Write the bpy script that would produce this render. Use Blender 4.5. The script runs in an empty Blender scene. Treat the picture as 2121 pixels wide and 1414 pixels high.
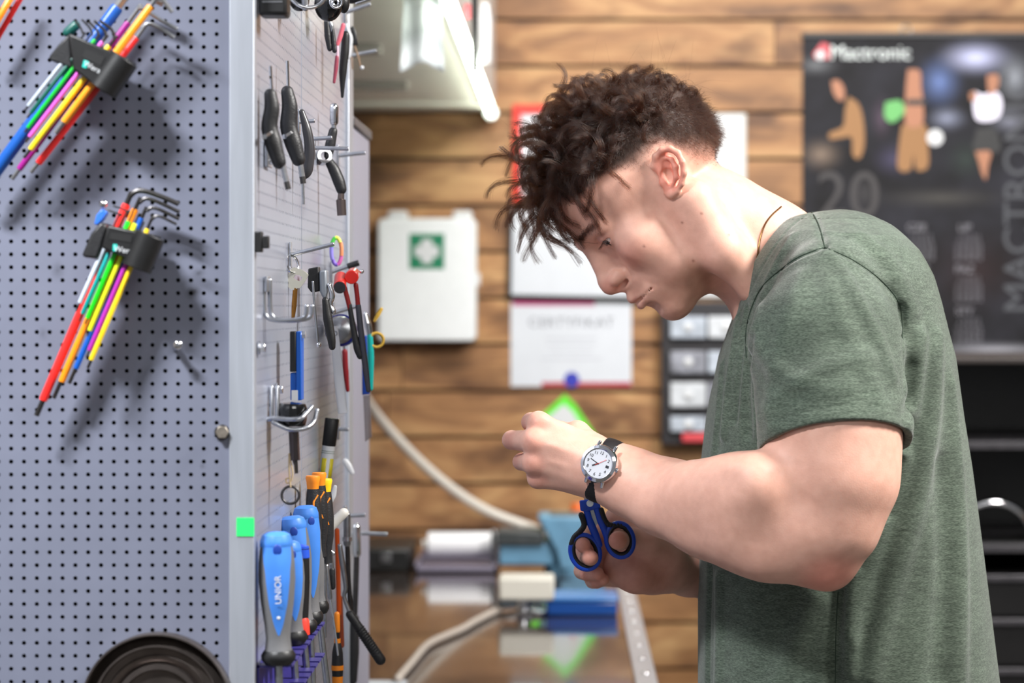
import bpy, bmesh, math, random
import numpy as np
from mathutils import Vector, Matrix

random.seed(7)
RNG = np.random.default_rng(11)
BODY_H, SHIRT_H = 0.0014, 0.0017         # fineness of the modelled surfaces, m
scn = bpy.context.scene
COL = scn.collection

# ------------------------------------------------------------------ camera
F, CX, CY, CAMZ = 5008.0, 1170.0, 630.0, 1.49      # focal length in px, vanishing point, eye height


def W(px, py, d):
    """a point of the place seen at photo pixel (px, py), d metres away along the view"""
    return Vector(((px - CX) / F * d, d, CAMZ + (CY - py) / F * d))


cam_data = bpy.data.cameras.new('camera')
cam_data.sensor_width = 36.0
cam_data.lens = F * 36.0 / 2121.0
cam_data.shift_x = -(CX - 1060.5) / 2121.0
cam_data.shift_y = (CY - 707.0) / 2121.0
cam_data.clip_start = 0.05
cam_data.dof.use_dof = True
cam_data.dof.focus_distance = 2.33
cam_data.dof.aperture_fstop = 5.6
cam = bpy.data.objects.new('camera', cam_data)
cam.location = (0, 0, CAMZ)
cam.rotation_euler = (math.pi / 2, 0, 0)
COL.objects.link(cam)
scn.camera = cam

# ------------------------------------------------------------------ world, lights, exposure
world = bpy.data.worlds.new('room_light')
scn.world = world
world.use_nodes = True
world.node_tree.nodes['Background'].inputs[0].default_value = (0.93, 0.95, 1.0, 1)
world.node_tree.nodes['Background'].inputs[1].default_value = 0.19


def area(name, loc, target, sx, sy, power, color=(1, 1, 1), spread=180):
    l = bpy.data.lights.new(name, 'AREA')
    l.shape = 'RECTANGLE'
    l.size, l.size_y = sx, sy
    l.energy = power
    l.color = color
    l.spread = math.radians(spread)
    o = bpy.data.objects.new(name, l)
    o.location = loc
    o.rotation_euler = (Vector(target) - Vector(loc)).to_track_quat('-Z', 'Y').to_euler()
    COL.objects.link(o)
    return o


area('ceiling_panel_light', (1.55, 1.95, 2.9), (0.35, 2.4, 1.2), 0.8, 0.5, 82, (1, 0.97, 0.93))
area('ceiling_strip_light', (-1.05, 0.9, 2.9), (-0.62, 2.0, 1.4), 0.45, 0.15, 8.5, (0.95, 0.97, 1.0), 58)
area('wall_fill_light', (0.4, 4.0, 2.95), (0.4, 5.8, 1.3), 2.2, 0.5, 27, (1, 0.97, 0.93), 110)  # added out-of-view lamp, narrowed to brighten the plank wall and spare the man
area('camera_side_fill_light', (1.2, -0.8, 2.9), (0.0, 2.3, 1.4), 1.6, 0.6, 15, (1, 0.98, 0.95))  # unseen fill lamp, added to lift the shaded scissor hand

scn.view_settings.view_transform = 'Standard'
scn.view_settings.look = 'None'
scn.view_settings.gamma = 1.0
scn.view_settings.use_curve_mapping = False
scn.view_settings.exposure = 0.45

# ------------------------------------------------------------------ helpers
def lin(c):
    """sRGB 0..255 -> linear rgba"""
    out = []
    for v in c[:3]:
        v /= 255.0
        out.append(v / 12.92 if v <= 0.04045 else ((v + 0.055) / 1.055) ** 2.4)
    return (*out, 1.0)


MATS = {}


def mat(name, color, rough=0.5, metal=0.0, noise=0.0, nscale=60.0, bump=0.0, bscale=400.0, stretch=(1, 1, 1),
        coat=0.0, trans=0.0, alpha=1.0, spec=0.5, emit=0.0):
    if name in MATS:
        return MATS[name]
    m = bpy.data.materials.new(name)
    m.use_nodes = True
    nt = m.node_tree
    b = nt.nodes['Principled BSDF']
    c = lin(color)
    b.inputs['Base Color'].default_value = c
    b.inputs['Roughness'].default_value = rough
    b.inputs['Metallic'].default_value = metal
    b.inputs['Coat Weight'].default_value = coat
    b.inputs['Transmission Weight'].default_value = trans
    b.inputs['Alpha'].default_value = alpha
    b.inputs['Specular IOR Level'].default_value = spec
    if emit:
        b.inputs['Emission Color'].default_value = c
        b.inputs['Emission Strength'].default_value = emit
    tc = None
    if noise or bump:
        tc = nt.nodes.new('ShaderNodeTexCoord')
        mp = nt.nodes.new('ShaderNodeMapping')
        mp.inputs['Scale'].default_value = stretch
        nt.links.new(tc.outputs['Object'], mp.inputs[0])
    if noise:
        n = nt.nodes.new('ShaderNodeTexNoise')
        n.inputs['Scale'].default_value = nscale
        n.inputs['Detail'].default_value = 5
        r = nt.nodes.new('ShaderNodeValToRGB')
        r.color_ramp.elements[0].position = 0.3
        r.color_ramp.elements[1].position = 0.7
        r.color_ramp.elements[0].color = tuple(max(0, v * (1 - noise)) for v in c[:3]) + (1,)
        r.color_ramp.elements[1].color = tuple(min(1, v * (1 + noise)) for v in c[:3]) + (1,)
        nt.links.new(mp.outputs[0], n.inputs['Vector'])
        nt.links.new(n.outputs['Fac'], r.inputs[0])
        nt.links.new(r.outputs[0], b.inputs['Base Color'])
    if bump:
        n2 = nt.nodes.new('ShaderNodeTexNoise')
        n2.inputs['Scale'].default_value = bscale
        n2.inputs['Detail'].default_value = 3
        bp = nt.nodes.new('ShaderNodeBump')
        bp.inputs['Strength'].default_value = bump
        bp.inputs['Distance'].default_value = 0.001
        nt.links.new(mp.outputs[0], n2.inputs['Vector'])
        nt.links.new(n2.outputs['Fac'], bp.inputs['Height'])
        nt.links.new(bp.outputs[0], b.inputs['Normal'])
    MATS[name] = m
    return m


def catmull(pts, n=6):
    pts = [Vector(p) for p in pts]
    if len(pts) < 3:
        return pts
    out = []
    ext = [pts[0] * 2 - pts[1]] + pts + [pts[-1] * 2 - pts[-2]]
    for i in range(1, len(ext) - 2):
        p0, p1, p2, p3 = ext[i - 1:i + 3]
        for k in range(n):
            t = k / n
            out.append(0.5 * ((2 * p1) + (p2 - p0) * t + (2 * p0 - 5 * p1 + 4 * p2 - p3) * t * t
                              + (3 * p1 - p0 - 3 * p2 + p3) * t ** 3))
    out.append(pts[-1])
    return out


def frame_of(axis):
    a = Vector(axis).normalized()
    h = Vector((0, 0, 1)) if abs(a.z) < 0.9 else Vector((1, 0, 0))
    u = h.cross(a).normalized()
    return u, a.cross(u).normalized(), a


class MB:
    """collects shapes, given in world metres, for ONE mesh object"""

    def __init__(self):
        self.v, self.f = [], []

    def add(self, vs, fs):
        o = len(self.v)
        self.v += [Vector(v) for v in vs]
        self.f += [tuple(i + o for i in f) for f in fs]
        return self

    def hexa(self, p):
        return self.add(p, [(0, 3, 2, 1), (4, 5, 6, 7), (0, 1, 5, 4), (1, 2, 6, 5), (2, 3, 7, 6), (3, 0, 4, 7)])

    def box(self, lo, hi):
        x0, y0, z0 = lo
        x1, y1, z1 = hi
        return self.hexa([(x0, y0, z0), (x1, y0, z0), (x1, y1, z0), (x0, y1, z0),
                          (x0, y0, z1), (x1, y0, z1), (x1, y1, z1), (x0, y1, z1)])

    def obox(self, c, ux, uy, uz):
        """box about c with half vectors"""
        c, ux, uy, uz = Vector(c), Vector(ux), Vector(uy), Vector(uz)
        return self.hexa([c - ux - uy - uz, c + ux - uy - uz, c + ux + uy - uz, c - ux + uy - uz,
                          c - ux - uy + uz, c + ux - uy + uz, c + ux + uy + uz, c - ux + uy + uz])

    def tube(self, pts, r, seg=12, cap=True, rnd=False, flat=None):
        pts = [Vector(p) for p in pts]
        if not hasattr(r, '__len__'):
            r = [r] * len(pts)
        r = list(r)
        if rnd:
            d0 = (pts[0] - pts[1]).normalized()
            d1 = (pts[-1] - pts[-2]).normalized()
            a, b = r[0], r[-1]
            pts = [pts[0] + d0 * a * k for k in (0.95, 0.75, 0.4)] + pts + [pts[-1] + d1 * b * k for k in (0.4, 0.75, 0.95)]
            r = [a * 0.3, a * 0.66, a * 0.92] + r + [b * 0.92, b * 0.66, b * 0.3]
        n = len(pts)
        tang = []
        for i in range(n):
            t = pts[min(i + 1, n - 1)] - pts[max(i - 1, 0)]
            tang.append(t.normalized() if t.length > 1e-12 else Vector((0, 0, 1)))
        u, v, _ = frame_of(tang[0])
        if flat is not None:
            fu = Vector(flat[0])
            u = (fu - tang[0] * fu.dot(tang[0])).normalized()
            v = tang[0].cross(u)
        vs, fs = [], []
        for i in range(n):
            u = (u - tang[i] * u.dot(tang[i])).normalized()
            v = tang[i].cross(u)
            kx, ky = (flat[1], flat[2]) if flat is not None else (1, 1)
            for k in range(seg):
                a = 2 * math.pi * k / seg
                vs.append(pts[i] + (u * math.cos(a) * kx + v * math.sin(a) * ky) * r[i])
        for i in range(n - 1):
            for k in range(seg):
                k2 = (k + 1) % seg
                fs.append((i * seg + k, i * seg + k2, (i + 1) * seg + k2, (i + 1) * seg + k))
        if cap:
            fs.append(tuple(range(seg - 1, -1, -1)))
            fs.append(tuple((n - 1) * seg + k for k in range(seg)))
        return self.add(vs, fs)

    def cyl(self, p0, p1, r0, r1=None, seg=20):
        return self.tube([p0, p1], [r0, r0 if r1 is None else r1], seg)

    def lathe(self, o, axis, prof, seg=32, ref=None, closed=False):
        """profile of (radius, height along axis)"""
        u, v, a = frame_of(axis)
        o = Vector(o)
        vs, fs = [], []
        n = len(prof)
        for (r, h) in prof:
            for k in range(seg):
                t = 2 * math.pi * k / seg
                vs.append(o + a * h + (u * math.cos(t) + v * math.sin(t)) * max(r, 1e-6))
        for i in range(n - 1 + (1 if closed else 0)):
            j = (i + 1) % n
            for k in range(seg):
                k2 = (k + 1) % seg
                fs.append((i * seg + k, i * seg + k2, j * seg + k2, j * seg + k))
        if not closed:
            fs.append(tuple(range(seg - 1, -1, -1)))
            fs.append(tuple((n - 1) * seg + k for k in range(seg)))
        return self.add(vs, fs)

    def prism(self, poly, depth):
        """poly: list of world points, extruded by the depth vector"""
        n = len(poly)
        p = [Vector(q) for q in poly]
        dv = Vector(depth)
        nrm = Vector((0, 0, 0))
        for i in range(n):
            nrm += p[i].cross(p[(i + 1) % n])
        if nrm.dot(dv) > 0:
            p.reverse()
        vs = p + [q + dv for q in p]
        fs = [tuple(range(n)), tuple(range(2 * n - 1, n - 1, -1))]
        for i in range(n):
            j = (i + 1) % n
            fs.append((j, i, n + i, n + j))
        return self.add(vs, fs)

    def ell(self, c, ux, uy, uz, seg=20, rings=12):
        c, ux, uy, uz = Vector(c), Vector(ux), Vector(uy), Vector(uz)
        vs, fs = [c + uz], []
        for i in range(1, rings):
            t = math.pi * i / rings
            for k in range(seg):
                a = 2 * math.pi * k / seg
                vs.append(c + ux * math.sin(t) * math.cos(a) + uy * math.sin(t) * math.sin(a) + uz * math.cos(t))
        vs.append(c - uz)
        for k in range(seg):
            k2 = (k + 1) % seg
            fs.append((0, 1 + k, 1 + k2))
            for i in range(rings - 2):
                a = 1 + i * seg
                fs.append((a + k, a + seg + k, a + seg + k2, a + k2))
            a = 1 + (rings - 2) * seg
            fs.append((a + k, len(vs) - 1, a + k2))
        return self.add(vs, fs)

    def ball(self, c, r, seg=16, rings=10):
        return self.ell(c, (r, 0, 0), (0, r, 0), (0, 0, r), seg, rings)

    def torus(self, c, axis, R, r, seg=36, sseg=10, a0=0, a1=2 * math.pi, ref=None):
        u, v, a = frame_of(axis)
        if ref is not None:
            u = (Vector(ref) - a * Vector(ref).dot(a)).normalized()
            v = a.cross(u)
        c = Vector(c)
        full = abs(a1 - a0 - 2 * math.pi) < 1e-6
        n = seg if full else seg + 1
        vs, fs = [], []
        for i in range(n):
            t = a0 + (a1 - a0) * i / seg
            d = u * math.cos(t) + v * math.sin(t)
            for k in range(sseg):
                s = 2 * math.pi * k / sseg
                vs.append(c + d * (R + r * math.cos(s)) + a * r * math.sin(s))
        for i in range(n if full else n - 1):
            j = (i + 1) % n
            for k in range(sseg):
                k2 = (k + 1) % sseg
                fs.append((i * sseg + k, j * sseg + k, j * sseg + k2, i * sseg + k2))
        if not full:
            fs.append(tuple(range(sseg)))
            fs.append(tuple((n - 1) * sseg + k for k in range(sseg - 1, -1, -1)))
        return self.add(vs, fs)


def tag(o, label=None, cat=None, group=None, kind=None):
    if label:
        o['label'] = label
    if cat:
        o['category'] = cat
    if group:
        o['group'] = group
    if kind:
        o['kind'] = kind
    return o


def wloc(o):
    p = Vector((0, 0, 0))
    while o is not None:
        p += o.location
        o = o.parent
    return p


def finish_mesh(me, m, angle=38):
    me.validate()
    me.update()
    me.polygons.foreach_set('use_smooth', [True] * len(me.polygons))
    if angle:
        me.set_sharp_from_angle(angle=math.radians(angle))
    if m is not None:
        me.materials.append(m)


def obj(name, mb, m, parent=None, bevel=0.0, angle=38, origin=None):
    """link the collected shapes as ONE mesh object; vertices are kept relative to its own origin"""
    base = wloc(parent) if parent is not None else (Vector(origin) if origin is not None else sum(mb.v, Vector()) / len(mb.v))
    me = bpy.data.meshes.new(name)
    me.from_pydata([tuple(v - base) for v in mb.v], [], mb.f)
    finish_mesh(me, m, angle)
    o = bpy.data.objects.new(name, me)
    if parent is not None:
        o.parent = parent
    else:
        o.location = base
    COL.objects.link(o)
    if bevel:
        b = o.modifiers.new('edge', 'BEVEL')
        b.width = bevel
        b.segments = 2
        b.limit_method = 'ANGLE'
        b.angle_limit = math.radians(40)
    return o


def thing(name, label, cat, loc, group=None):
    o = bpy.data.objects.new(name, None)
    o.empty_display_size = 0.02
    o.location = loc
    COL.objects.link(o)
    return tag(o, label, cat, group)


def struct(name, mb, m, bevel=0.0, angle=38, origin=None):
    return tag(obj(name, mb, m, None, bevel, angle, origin), kind='structure')


def text(name, body, loc, size, m, parent, rot=(math.pi / 2, 0, 0), align='CENTER', extrude=0.0002, spacing=1.0, shear=0.0):
    cu = bpy.data.curves.new(name, 'FONT')
    cu.body = body
    cu.size = size
    cu.align_x = align
    cu.align_y = 'CENTER'
    cu.extrude = extrude
    cu.space_character = spacing
    cu.shear = shear
    tmp = bpy.data.objects.new(name + '_curve', cu)
    COL.objects.link(tmp)
    dg = bpy.context.evaluated_depsgraph_get()
    me = bpy.data.meshes.new_from_object(tmp.evaluated_get(dg))
    bpy.data.objects.remove(tmp)
    bpy.data.curves.remove(cu)
    me.materials.clear()
    me.materials.append(m)
    o = bpy.data.objects.new(name, me)
    o.parent = parent
    o.location = Vector(loc) - wloc(parent)
    o.rotation_euler = rot
    COL.objects.link(o)
    return o


def rect_px(mb, x0, y0, x1, y1, d, t=0.0005):
    """a plate facing the camera's side of the room: photo rectangle at distance d, t thick"""
    a, b = W(x0, y1, d), W(x1, y0, d)
    return mb.box((a.x, d - t, a.z), (b.x, d, b.z))


def poly_px(mb, pts, d, t=0.0005):
    return mb.prism([W(x, y, d) for x, y in pts], (0, -t, 0))


# shared materials
steel = mat('brushed_steel', (176, 178, 182), 0.28, 0.95, 0.12, 200)
chrome = mat('chrome', (225, 226, 230), 0.1, 1.0)
zinc = mat('zinc_plated_wire', (190, 193, 200), 0.25, 0.9, 0.08, 120)
darksteel = mat('dark_steel', (82, 80, 80), 0.33, 0.9, 0.15, 150)
blackpl = mat('black_plastic', (22, 22, 23), 0.42, 0, 0.15, 80, bump=0.15, bscale=900)
blackrub = mat('black_rubber', (36, 36, 38), 0.42, 0, 0.15, 80, bump=0.3, bscale=700)
whitepl = mat('white_plastic', (212, 214, 217), 0.35, 0, 0.03, 30)

# ------------------------------------------------------------------ the room
DW = 5.96                                   # distance of the plank wall


def wood_material(name):
    m = bpy.data.materials.new(name)
    m.use_nodes = True
    nt = m.node_tree
    N, L = nt.nodes, nt.links
    b = N['Principled BSDF']
    b.inputs['Roughness'].default_value = 0.55
    at = N.new('ShaderNodeAttribute')
    at.attribute_name = 'plank'
    tc = N.new('ShaderNodeTexCoord')
    sep = N.new('ShaderNodeSeparateColor')
    L.new(at.outputs['Color'], sep.inputs[0])
    off = N.new('ShaderNodeCombineXYZ')
    mul = N.new('ShaderNodeMath'); mul.operation = 'MULTIPLY'; mul.inputs[1].default_value = 37.0
    L.new(sep.outputs[1], mul.inputs[0])
    L.new(mul.outputs[0], off.inputs[1])
    add = N.new('ShaderNodeVectorMath'); add.operation = 'ADD'
    L.new(tc.outputs['Object'], add.inputs[0]); L.new(off.outputs[0], add.inputs[1])
    mp = N.new('ShaderNodeMapping'); mp.inputs['Scale'].default_value = (1.5, 5, 5)
    L.new(add.outputs[0], mp.inputs[0])
    n1 = N.new('ShaderNodeTexNoise'); n1.inputs['Scale'].default_value = 2.2; n1.inputs['Detail'].default_value = 6
    n1.inputs['Distortion'].default_value = 1.4
    L.new(mp.outputs[0], n1.inputs['Vector'])
    r1 = N.new('ShaderNodeValToRGB')
    e = r1.color_ramp.elements
    e[0].position, e[0].color = 0.28, lin((108, 74, 48))
    e[1].position, e[1].color = 0.76, lin((200, 160, 112))
    k = r1.color_ramp.elements.new(0.5); k.color = lin((160, 116, 76))
    L.new(n1.outputs['Fac'], r1.inputs[0])
    # knots and stains
    mp2 = N.new('ShaderNodeMapping'); mp2.inputs['Scale'].default_value = (3.2, 6, 6)
    L.new(add.outputs[0], mp2.inputs[0])
    n2 = N.new('ShaderNodeTexNoise'); n2.inputs['Scale'].default_value = 1.5; n2.inputs['Detail'].default_value = 3
    L.new(mp2.outputs[0], n2.inputs['Vector'])
    r2 = N.new('ShaderNodeValToRGB')
    r2.color_ramp.elements[0].position, r2.color_ramp.elements[0].color = 0.52, (1, 1, 1, 1)
    r2.color_ramp.elements[1].position, r2.color_ramp.elements[1].color = 0.72, (0.30, 0.23, 0.18, 1)
    L.new(n2.outputs['Fac'], r2.inputs[0])
    # fine grain
    mp3 = N.new('ShaderNodeMapping'); mp3.inputs['Scale'].default_value = (4, 160, 160)
    L.new(add.outputs[0], mp3.inputs[0])
    n3 = N.new('ShaderNodeTexNoise'); n3.inputs['Scale'].default_value = 1.0
    L.new(mp3.outputs[0], n3.inputs['Vector'])
    r3 = N.new('ShaderNodeValToRGB')
    r3.color_ramp.elements[0].position, r3.color_ramp.elements[0].color = 0.3, (0.8, 0.78, 0.75, 1)
    r3.color_ramp.elements[1].position, r3.color_ramp.elements[1].color = 0.6, (1, 1, 1, 1)
    L.new(n3.outputs['Fac'], r3.inputs[0])
    prev = r1.outputs[0]
    for src in (r2.outputs[0], r3.outputs[0]):
        mx = N.new('ShaderNodeMix'); mx.data_type = 'RGBA'; mx.blend_type = 'MULTIPLY'; mx.inputs[0].default_value = 1
        L.new(prev, mx.inputs[6]); L.new(src, mx.inputs[7]); prev = mx.outputs[2]
    # each plank is a little lighter, darker, yellower or redder than the next
    ramp = N.new('ShaderNodeValToRGB')
    ramp.color_ramp.elements[0].color = (0.16, 0.11, 0.08, 1)
    k_ = ramp.color_ramp.elements.new(0.1); k_.color = (0.62, 0.46, 0.36, 1)
    ramp.color_ramp.elements[1].color = (1.12, 1.1, 1.05, 1)
    L.new(sep.outputs[0], ramp.inputs[0])
    mx = N.new('ShaderNodeMix'); mx.data_type = 'RGBA'; mx.blend_type = 'MULTIPLY'; mx.inputs[0].default_value = 1
    L.new(prev, mx.inputs[6]); L.new(ramp.outputs[0], mx.inputs[7])
    L.new(mx.outputs[2], b.inputs['Base Color'])
    return m


wood = wood_material('plank_wood')


def plank_wall():
    mb = MB()
    tone = []
    z = 0.0
    pitch = 96.0 / F * DW
    # plank joints fall where the photo shows them: one joint is seen at y = 41
    zj = CAMZ + (CY - 41) / F * DW
    k0 = int(zj / pitch) + 1
    z0 = zj - k0 * pitch
    tones = {1: .9, 0: .8, -1: .62, -2: .66, -3: .8, -4: .8, -5: .7, -6: .55, -7: .42, -8: .38, -9: .62, -10: .42, -11: .4, -12: .6,
             -13: .7, -14: .75}
    for k in range(0, k0 + 14):
        za, zb = max(z0 + k * pitch, 0.0), min(z0 + (k + 1) * pitch, 3.0)
        if zb - za < 0.01:
            continue
        row = k - k0
        rr = random.Random(row * 7 + 3)
        x = -2.4 - rr.random() * 1.5
        while x < 3.6:
            x2 = x + 1.5 + rr.random() * 1.6
            xa, xb = max(x, -2.4) + 0.001, min(x2, 3.6) - 0.001
            if xb - xa > 0.02:
                mb.box((xa, DW, za + 0.0042), (xb, DW + 0.02, zb - 0.0042))
                t = tones.get(row, 0.5) + (rr.random() - 0.5) * 0.3 + (0.12 if xa > 0.0 else 0.0)
                tone += [(min(max(t, 0.1), 1), rr.random(), 0, 1)] * 8
            x = x2
    # the dark boards behind the joints
    mb.box((-2.4, DW + 0.02, 0), (3.6, DW + 0.06, 3.0))
    tone += [(0, 0.3, 0, 1)] * 8
    o = struct('wall_back', mb, wood, origin=(0, DW, 0))
    ca = o.data.color_attributes.new('plank', 'FLOAT_COLOR', 'POINT')
    ca.data.foreach_set('color', np.array(tone, dtype=np.float32).ravel())
    return o


plank_wall()
paint = mat('grey_wall_paint', (188, 186, 182), 0.8, 0, 0.05, 6)
struct('floor', MB().box((-2.4, -1.6, -0.05), (3.6, DW + 0.06, 0.0)), mat('grey_concrete_floor', (112, 108, 104), 0.6, 0, 0.2, 5))
struct('wall_right', MB().box((3.6, -1.6, 0), (3.68, DW + 0.06, 3.0)), paint)
struct('wall_left', MB().box((-2.48, -1.6, 0), (-2.4, DW + 0.06, 3.0)), paint)

# ------------------------------------------------------------------ background
paper = mat('white_paper', (206, 210, 218), 0.5, 0, 0.02, 20)


def framed(name, label, cat, x0, y0, x1, y1, fw, frame_m, sheet_m=paper, tilt=0.0, th=0.02, group=None):
    a, b = W(x0, y1, DW), W(x1, y0, DW)
    c = (a + b) / 2
    c.y = DW
    t = thing(name, label, cat, c, group)
    w, h = (b.x - a.x) / 2, (b.z - a.z) / 2
    f = fw / F * DW
    ux, uz = Vector((math.cos(tilt), 0, math.sin(tilt))), Vector((-math.sin(tilt), 0, math.cos(tilt)))
    fr = MB()
    yv = Vector((0, th / 2, 0))
    for (cx, cz, sx, sz) in ((0, h - f / 2, w, f / 2), (0, -h + f / 2, w, f / 2), (-w + f / 2, 0, f / 2, h - f), (w - f / 2, 0, f / 2, h - f)):
        fr.obox(c + ux * cx + uz * cz - yv, ux * sx, yv, uz * sz)
    obj('frame', fr, frame_m, t, bevel=0.001)
    obj('sheet', MB().obox(c - Vector((0, th * 0.3, 0)), ux * (w - f), Vector((0, th * 0.2, 0)), uz * (h - f)), sheet_m, t)
    return t, c, ux, uz, w, h


red_pl = mat('red_enamel', (214, 44, 30), 0.4)
framed('framed_notice', 'white notice in a thick bright red frame behind the curly hair', 'notice', 1062, 218, 1300, 428, 17, red_pl)
t_ = framed('framed_notice', 'white sheet in a thin black frame level with the nose', 'notice', 1053, 422, 1332, 620, 8, blackpl, tilt=-0.018)
s_ = thing('whiteboard', 'plain white board behind the back of the head', 'whiteboard', W(1440, 425, DW))
obj('board', rect_px(MB(), 1340, 237, 1543, 616, DW - 0.002, 0.012), whitepl, s_, bevel=0.004)
obj('edge_strip', rect_px(MB(), 1338, 235, 1546, 619, DW, 0.006), mat('cream_edge', (214, 206, 186), 0.5), s_, bevel=0.003)

# the certificate
c_ = thing('certificate', 'white certificate with pink stripes and a blue seal below the black frame', 'certificate', W(1183, 712, DW))
obj('sheet', rect_px(MB(), 1058, 624, 1308, 800, DW, 0.004), paper, c_)
pink = mat('pink_print', (190, 74, 128), 0.5)
obj('stripe', rect_px(MB(), 1062, 622, 1232, 633, DW - 0.004, 0.0006), pink, c_)
obj('stripe', rect_px(MB(), 1122, 791, 1307, 800, DW - 0.004, 0.0006), mat('crimson_print', (176, 44, 72), 0.5), c_)
sl = MB().lathe(W(1184, 786, DW - 0.004), (0, -1, 0), [(0.0, 0), (0.019, 0), (0.019, 0.001), (0.0, 0.0012)], 24)
obj('seal', sl, mat('blue_seal', (52, 58, 170), 0.4), c_)
inkg = mat('grey_print', (120, 122, 132), 0.6)
text('title_lettering', 'CERTYFIKAT', W(1183, 668, DW - 0.0045), 0.034, inkg, c_, spacing=1.12)
for k, (y, x0, x1) in enumerate(((700, 1128, 1236), (712, 1132, 1232), (728, 1138, 1226), (742, 1120, 1246))):
    obj('text_line', rect_px(MB(), x0, y, x1, y + 2.2, DW - 0.004, 0.0004), mat('pale_print', (176, 178, 188), 0.6), c_)

# the first aid box
f_ = thing('first_aid_box', 'white first aid box with a green cross sign on the plank wall', 'first aid box', W(885, 580, DW))
d0 = DW - 0.095
a, b = W(783, 706, d0), W(986, 452, d0)
bx = MB()
r = 0.014
pts = []
for (cx, cz, a0) in ((b.x - r, b.z - r, 0), (a.x + r, b.z - r, 90), (a.x + r, a.z + r, 180), (b.x - r, a.z + r, 270)):
    for k in range(5):
        t = math.radians(a0 + k * 22.5)
        pts.append((cx + r * math.cos(t), d0, cz + r * math.sin(t)))
bx.prism(pts, (0, 0.045, 0))
boxw = mat('box_white', (234, 237, 240), 0.35, 0, 0.02, 30)
obj('lid', bx, boxw, f_, bevel=0.004)
obj('back_shell', MB().prism([(x, d0 + 0.046, z) for x, y, z in pts], (0, 0.049, 0)), mat('ivory_plastic', (232, 226, 196), 0.4), f_, bevel=0.004)
for x in (823, 957):
    obj('hinge_lug', MB().box((W(x - 20, 0, d0).x, d0 + 0.004, W(0, 458, d0).z), (W(x + 20, 0, d0).x, d0 + 0.08, W(0, 436, d0).z)), whitepl, f_, bevel=0.006)
green = mat('sign_green', (0, 122, 84), 0.45)
sg = obj('green_sign', rect_px(MB(), 848, 484, 920, 557, d0 - 0.0002, 0.001), green, f_)
cr = MB()
cx, cy, w1, w2 = 884, 520.5, 11.5, 25
poly_px(cr, [(cx - w1, cy - w2), (cx + w1, cy - w2), (cx + w1, cy - w1), (cx + w2, cy - w1), (cx + w2, cy + w1), (cx + w1, cy + w1),
             (cx + w1, cy + w2), (cx - w1, cy + w2), (cx - w1, cy + w1), (cx - w2, cy + w1), (cx - w2, cy - w1), (cx - w1, cy - w1)], d0 - 0.0014, 0.001)
obj('white_cross', cr, whitepl, sg)
obj('latch', MB().box((b.x - 0.002, d0 + 0.02, W(0, 592, d0).z), (b.x + 0.008, d0 + 0.06, W(0, 565, d0).z)), whitepl, f_, bevel=0.002)

# the calendar
c_ = thing('wall_calendar', 'large dark poster calendar with three figures on the plank wall', 'calendar', W(1900, 408, DW))


def calendar_material():
    m = bpy.data.materials.new('calendar_print')
    m.use_nodes = True
    nt = m.node_tree
    N, L = nt.nodes, nt.links
    b = N['Principled BSDF']
    b.inputs['Roughness'].default_value = 0.6
    b.inputs['Specular IOR Level'].default_value = 0.2
    tc = N.new('ShaderNodeTexCoord')
    n = N.new('ShaderNodeTexNoise'); n.inputs['Scale'].default_value = 7; n.inputs['Detail'].default_value = 4
    L.new(tc.outputs['Object'], n.inputs['Vector'])
    r = N.new('ShaderNodeValToRGB')
    r.color_ramp.elements[0].position, r.color_ramp.elements[0].color = 0.35, lin((22, 21, 23))
    r.color_ramp.elements[1].position, r.color_ramp.elements[1].color = 0.75, lin((46, 46, 54))
    L.new(n.outputs['Fac'], r.inputs[0])
    prev = r.outputs[0]
    # printed soft shapes: (x, z, rx, rz, colour, amount) in metres from the calendar's middle
    def px(x, y):
        q = W(x, y, DW) - W(1900, 408, DW)
        return q.x, q.z
    for (x, y, rx, ry, col, amt) in ((2020, 120, 95, 45, (196, 200, 236), .9), (1945, 170, 60, 70, (104, 124, 176), .75), (2100, 160, 55, 70, (160, 165, 175), .6),
                                     (1690, 135, 60, 28, (120, 122, 126), .6), (1960, 245, 55, 34, (150, 156, 180), .6), (2090, 250, 60, 40, (140, 142, 158), .6),
                                     (1700, 320, 60, 45, (124, 108, 96), .8), (1825, 245, 30, 60, (92, 76, 92), .6), (1850, 330, 60, 50, (70, 66, 90), .7),
                                     (1950, 410, 180, 30, (70, 68, 66), .8), (1790, 400, 45, 55, (70, 68, 70), .5), (2000, 330, 60, 60, (52, 62, 58), .6),
                                     (2020, 560, 150, 120, (52, 38, 40), .5), (2060, 725, 200, 22, (150, 150, 158), .9)):
        gx, gz = px(x, y)
        mp = N.new('ShaderNodeMapping')
        mp.vector_type = 'TEXTURE'
        mp.inputs['Location'].default_value = (gx, 0, gz)
        mp.inputs['Scale'].default_value = (rx / F * DW, 50, ry / F * DW)
        L.new(tc.outputs['Object'], mp.inputs[0])
        g = N.new('ShaderNodeTexGradient'); g.gradient_type = 'QUADRATIC_SPHERE'
        L.new(mp.outputs[0], g.inputs[0])
        k = N.new('ShaderNodeMath'); k.operation = 'MULTIPLY'; k.inputs[1].default_value = amt * 1.4; k.use_clamp = True
        L.new(g.outputs['Fac'], k.inputs[0])
        mx = N.new('ShaderNodeMix'); mx.data_type = 'RGBA'
        L.new(k.outputs[0], mx.inputs[0]); L.new(prev, mx.inputs[6]); mx.inputs[7].default_value = lin(col)
        prev = mx.outputs[2]
    L.new(prev, b.inputs['Base Color'])
    return m


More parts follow.
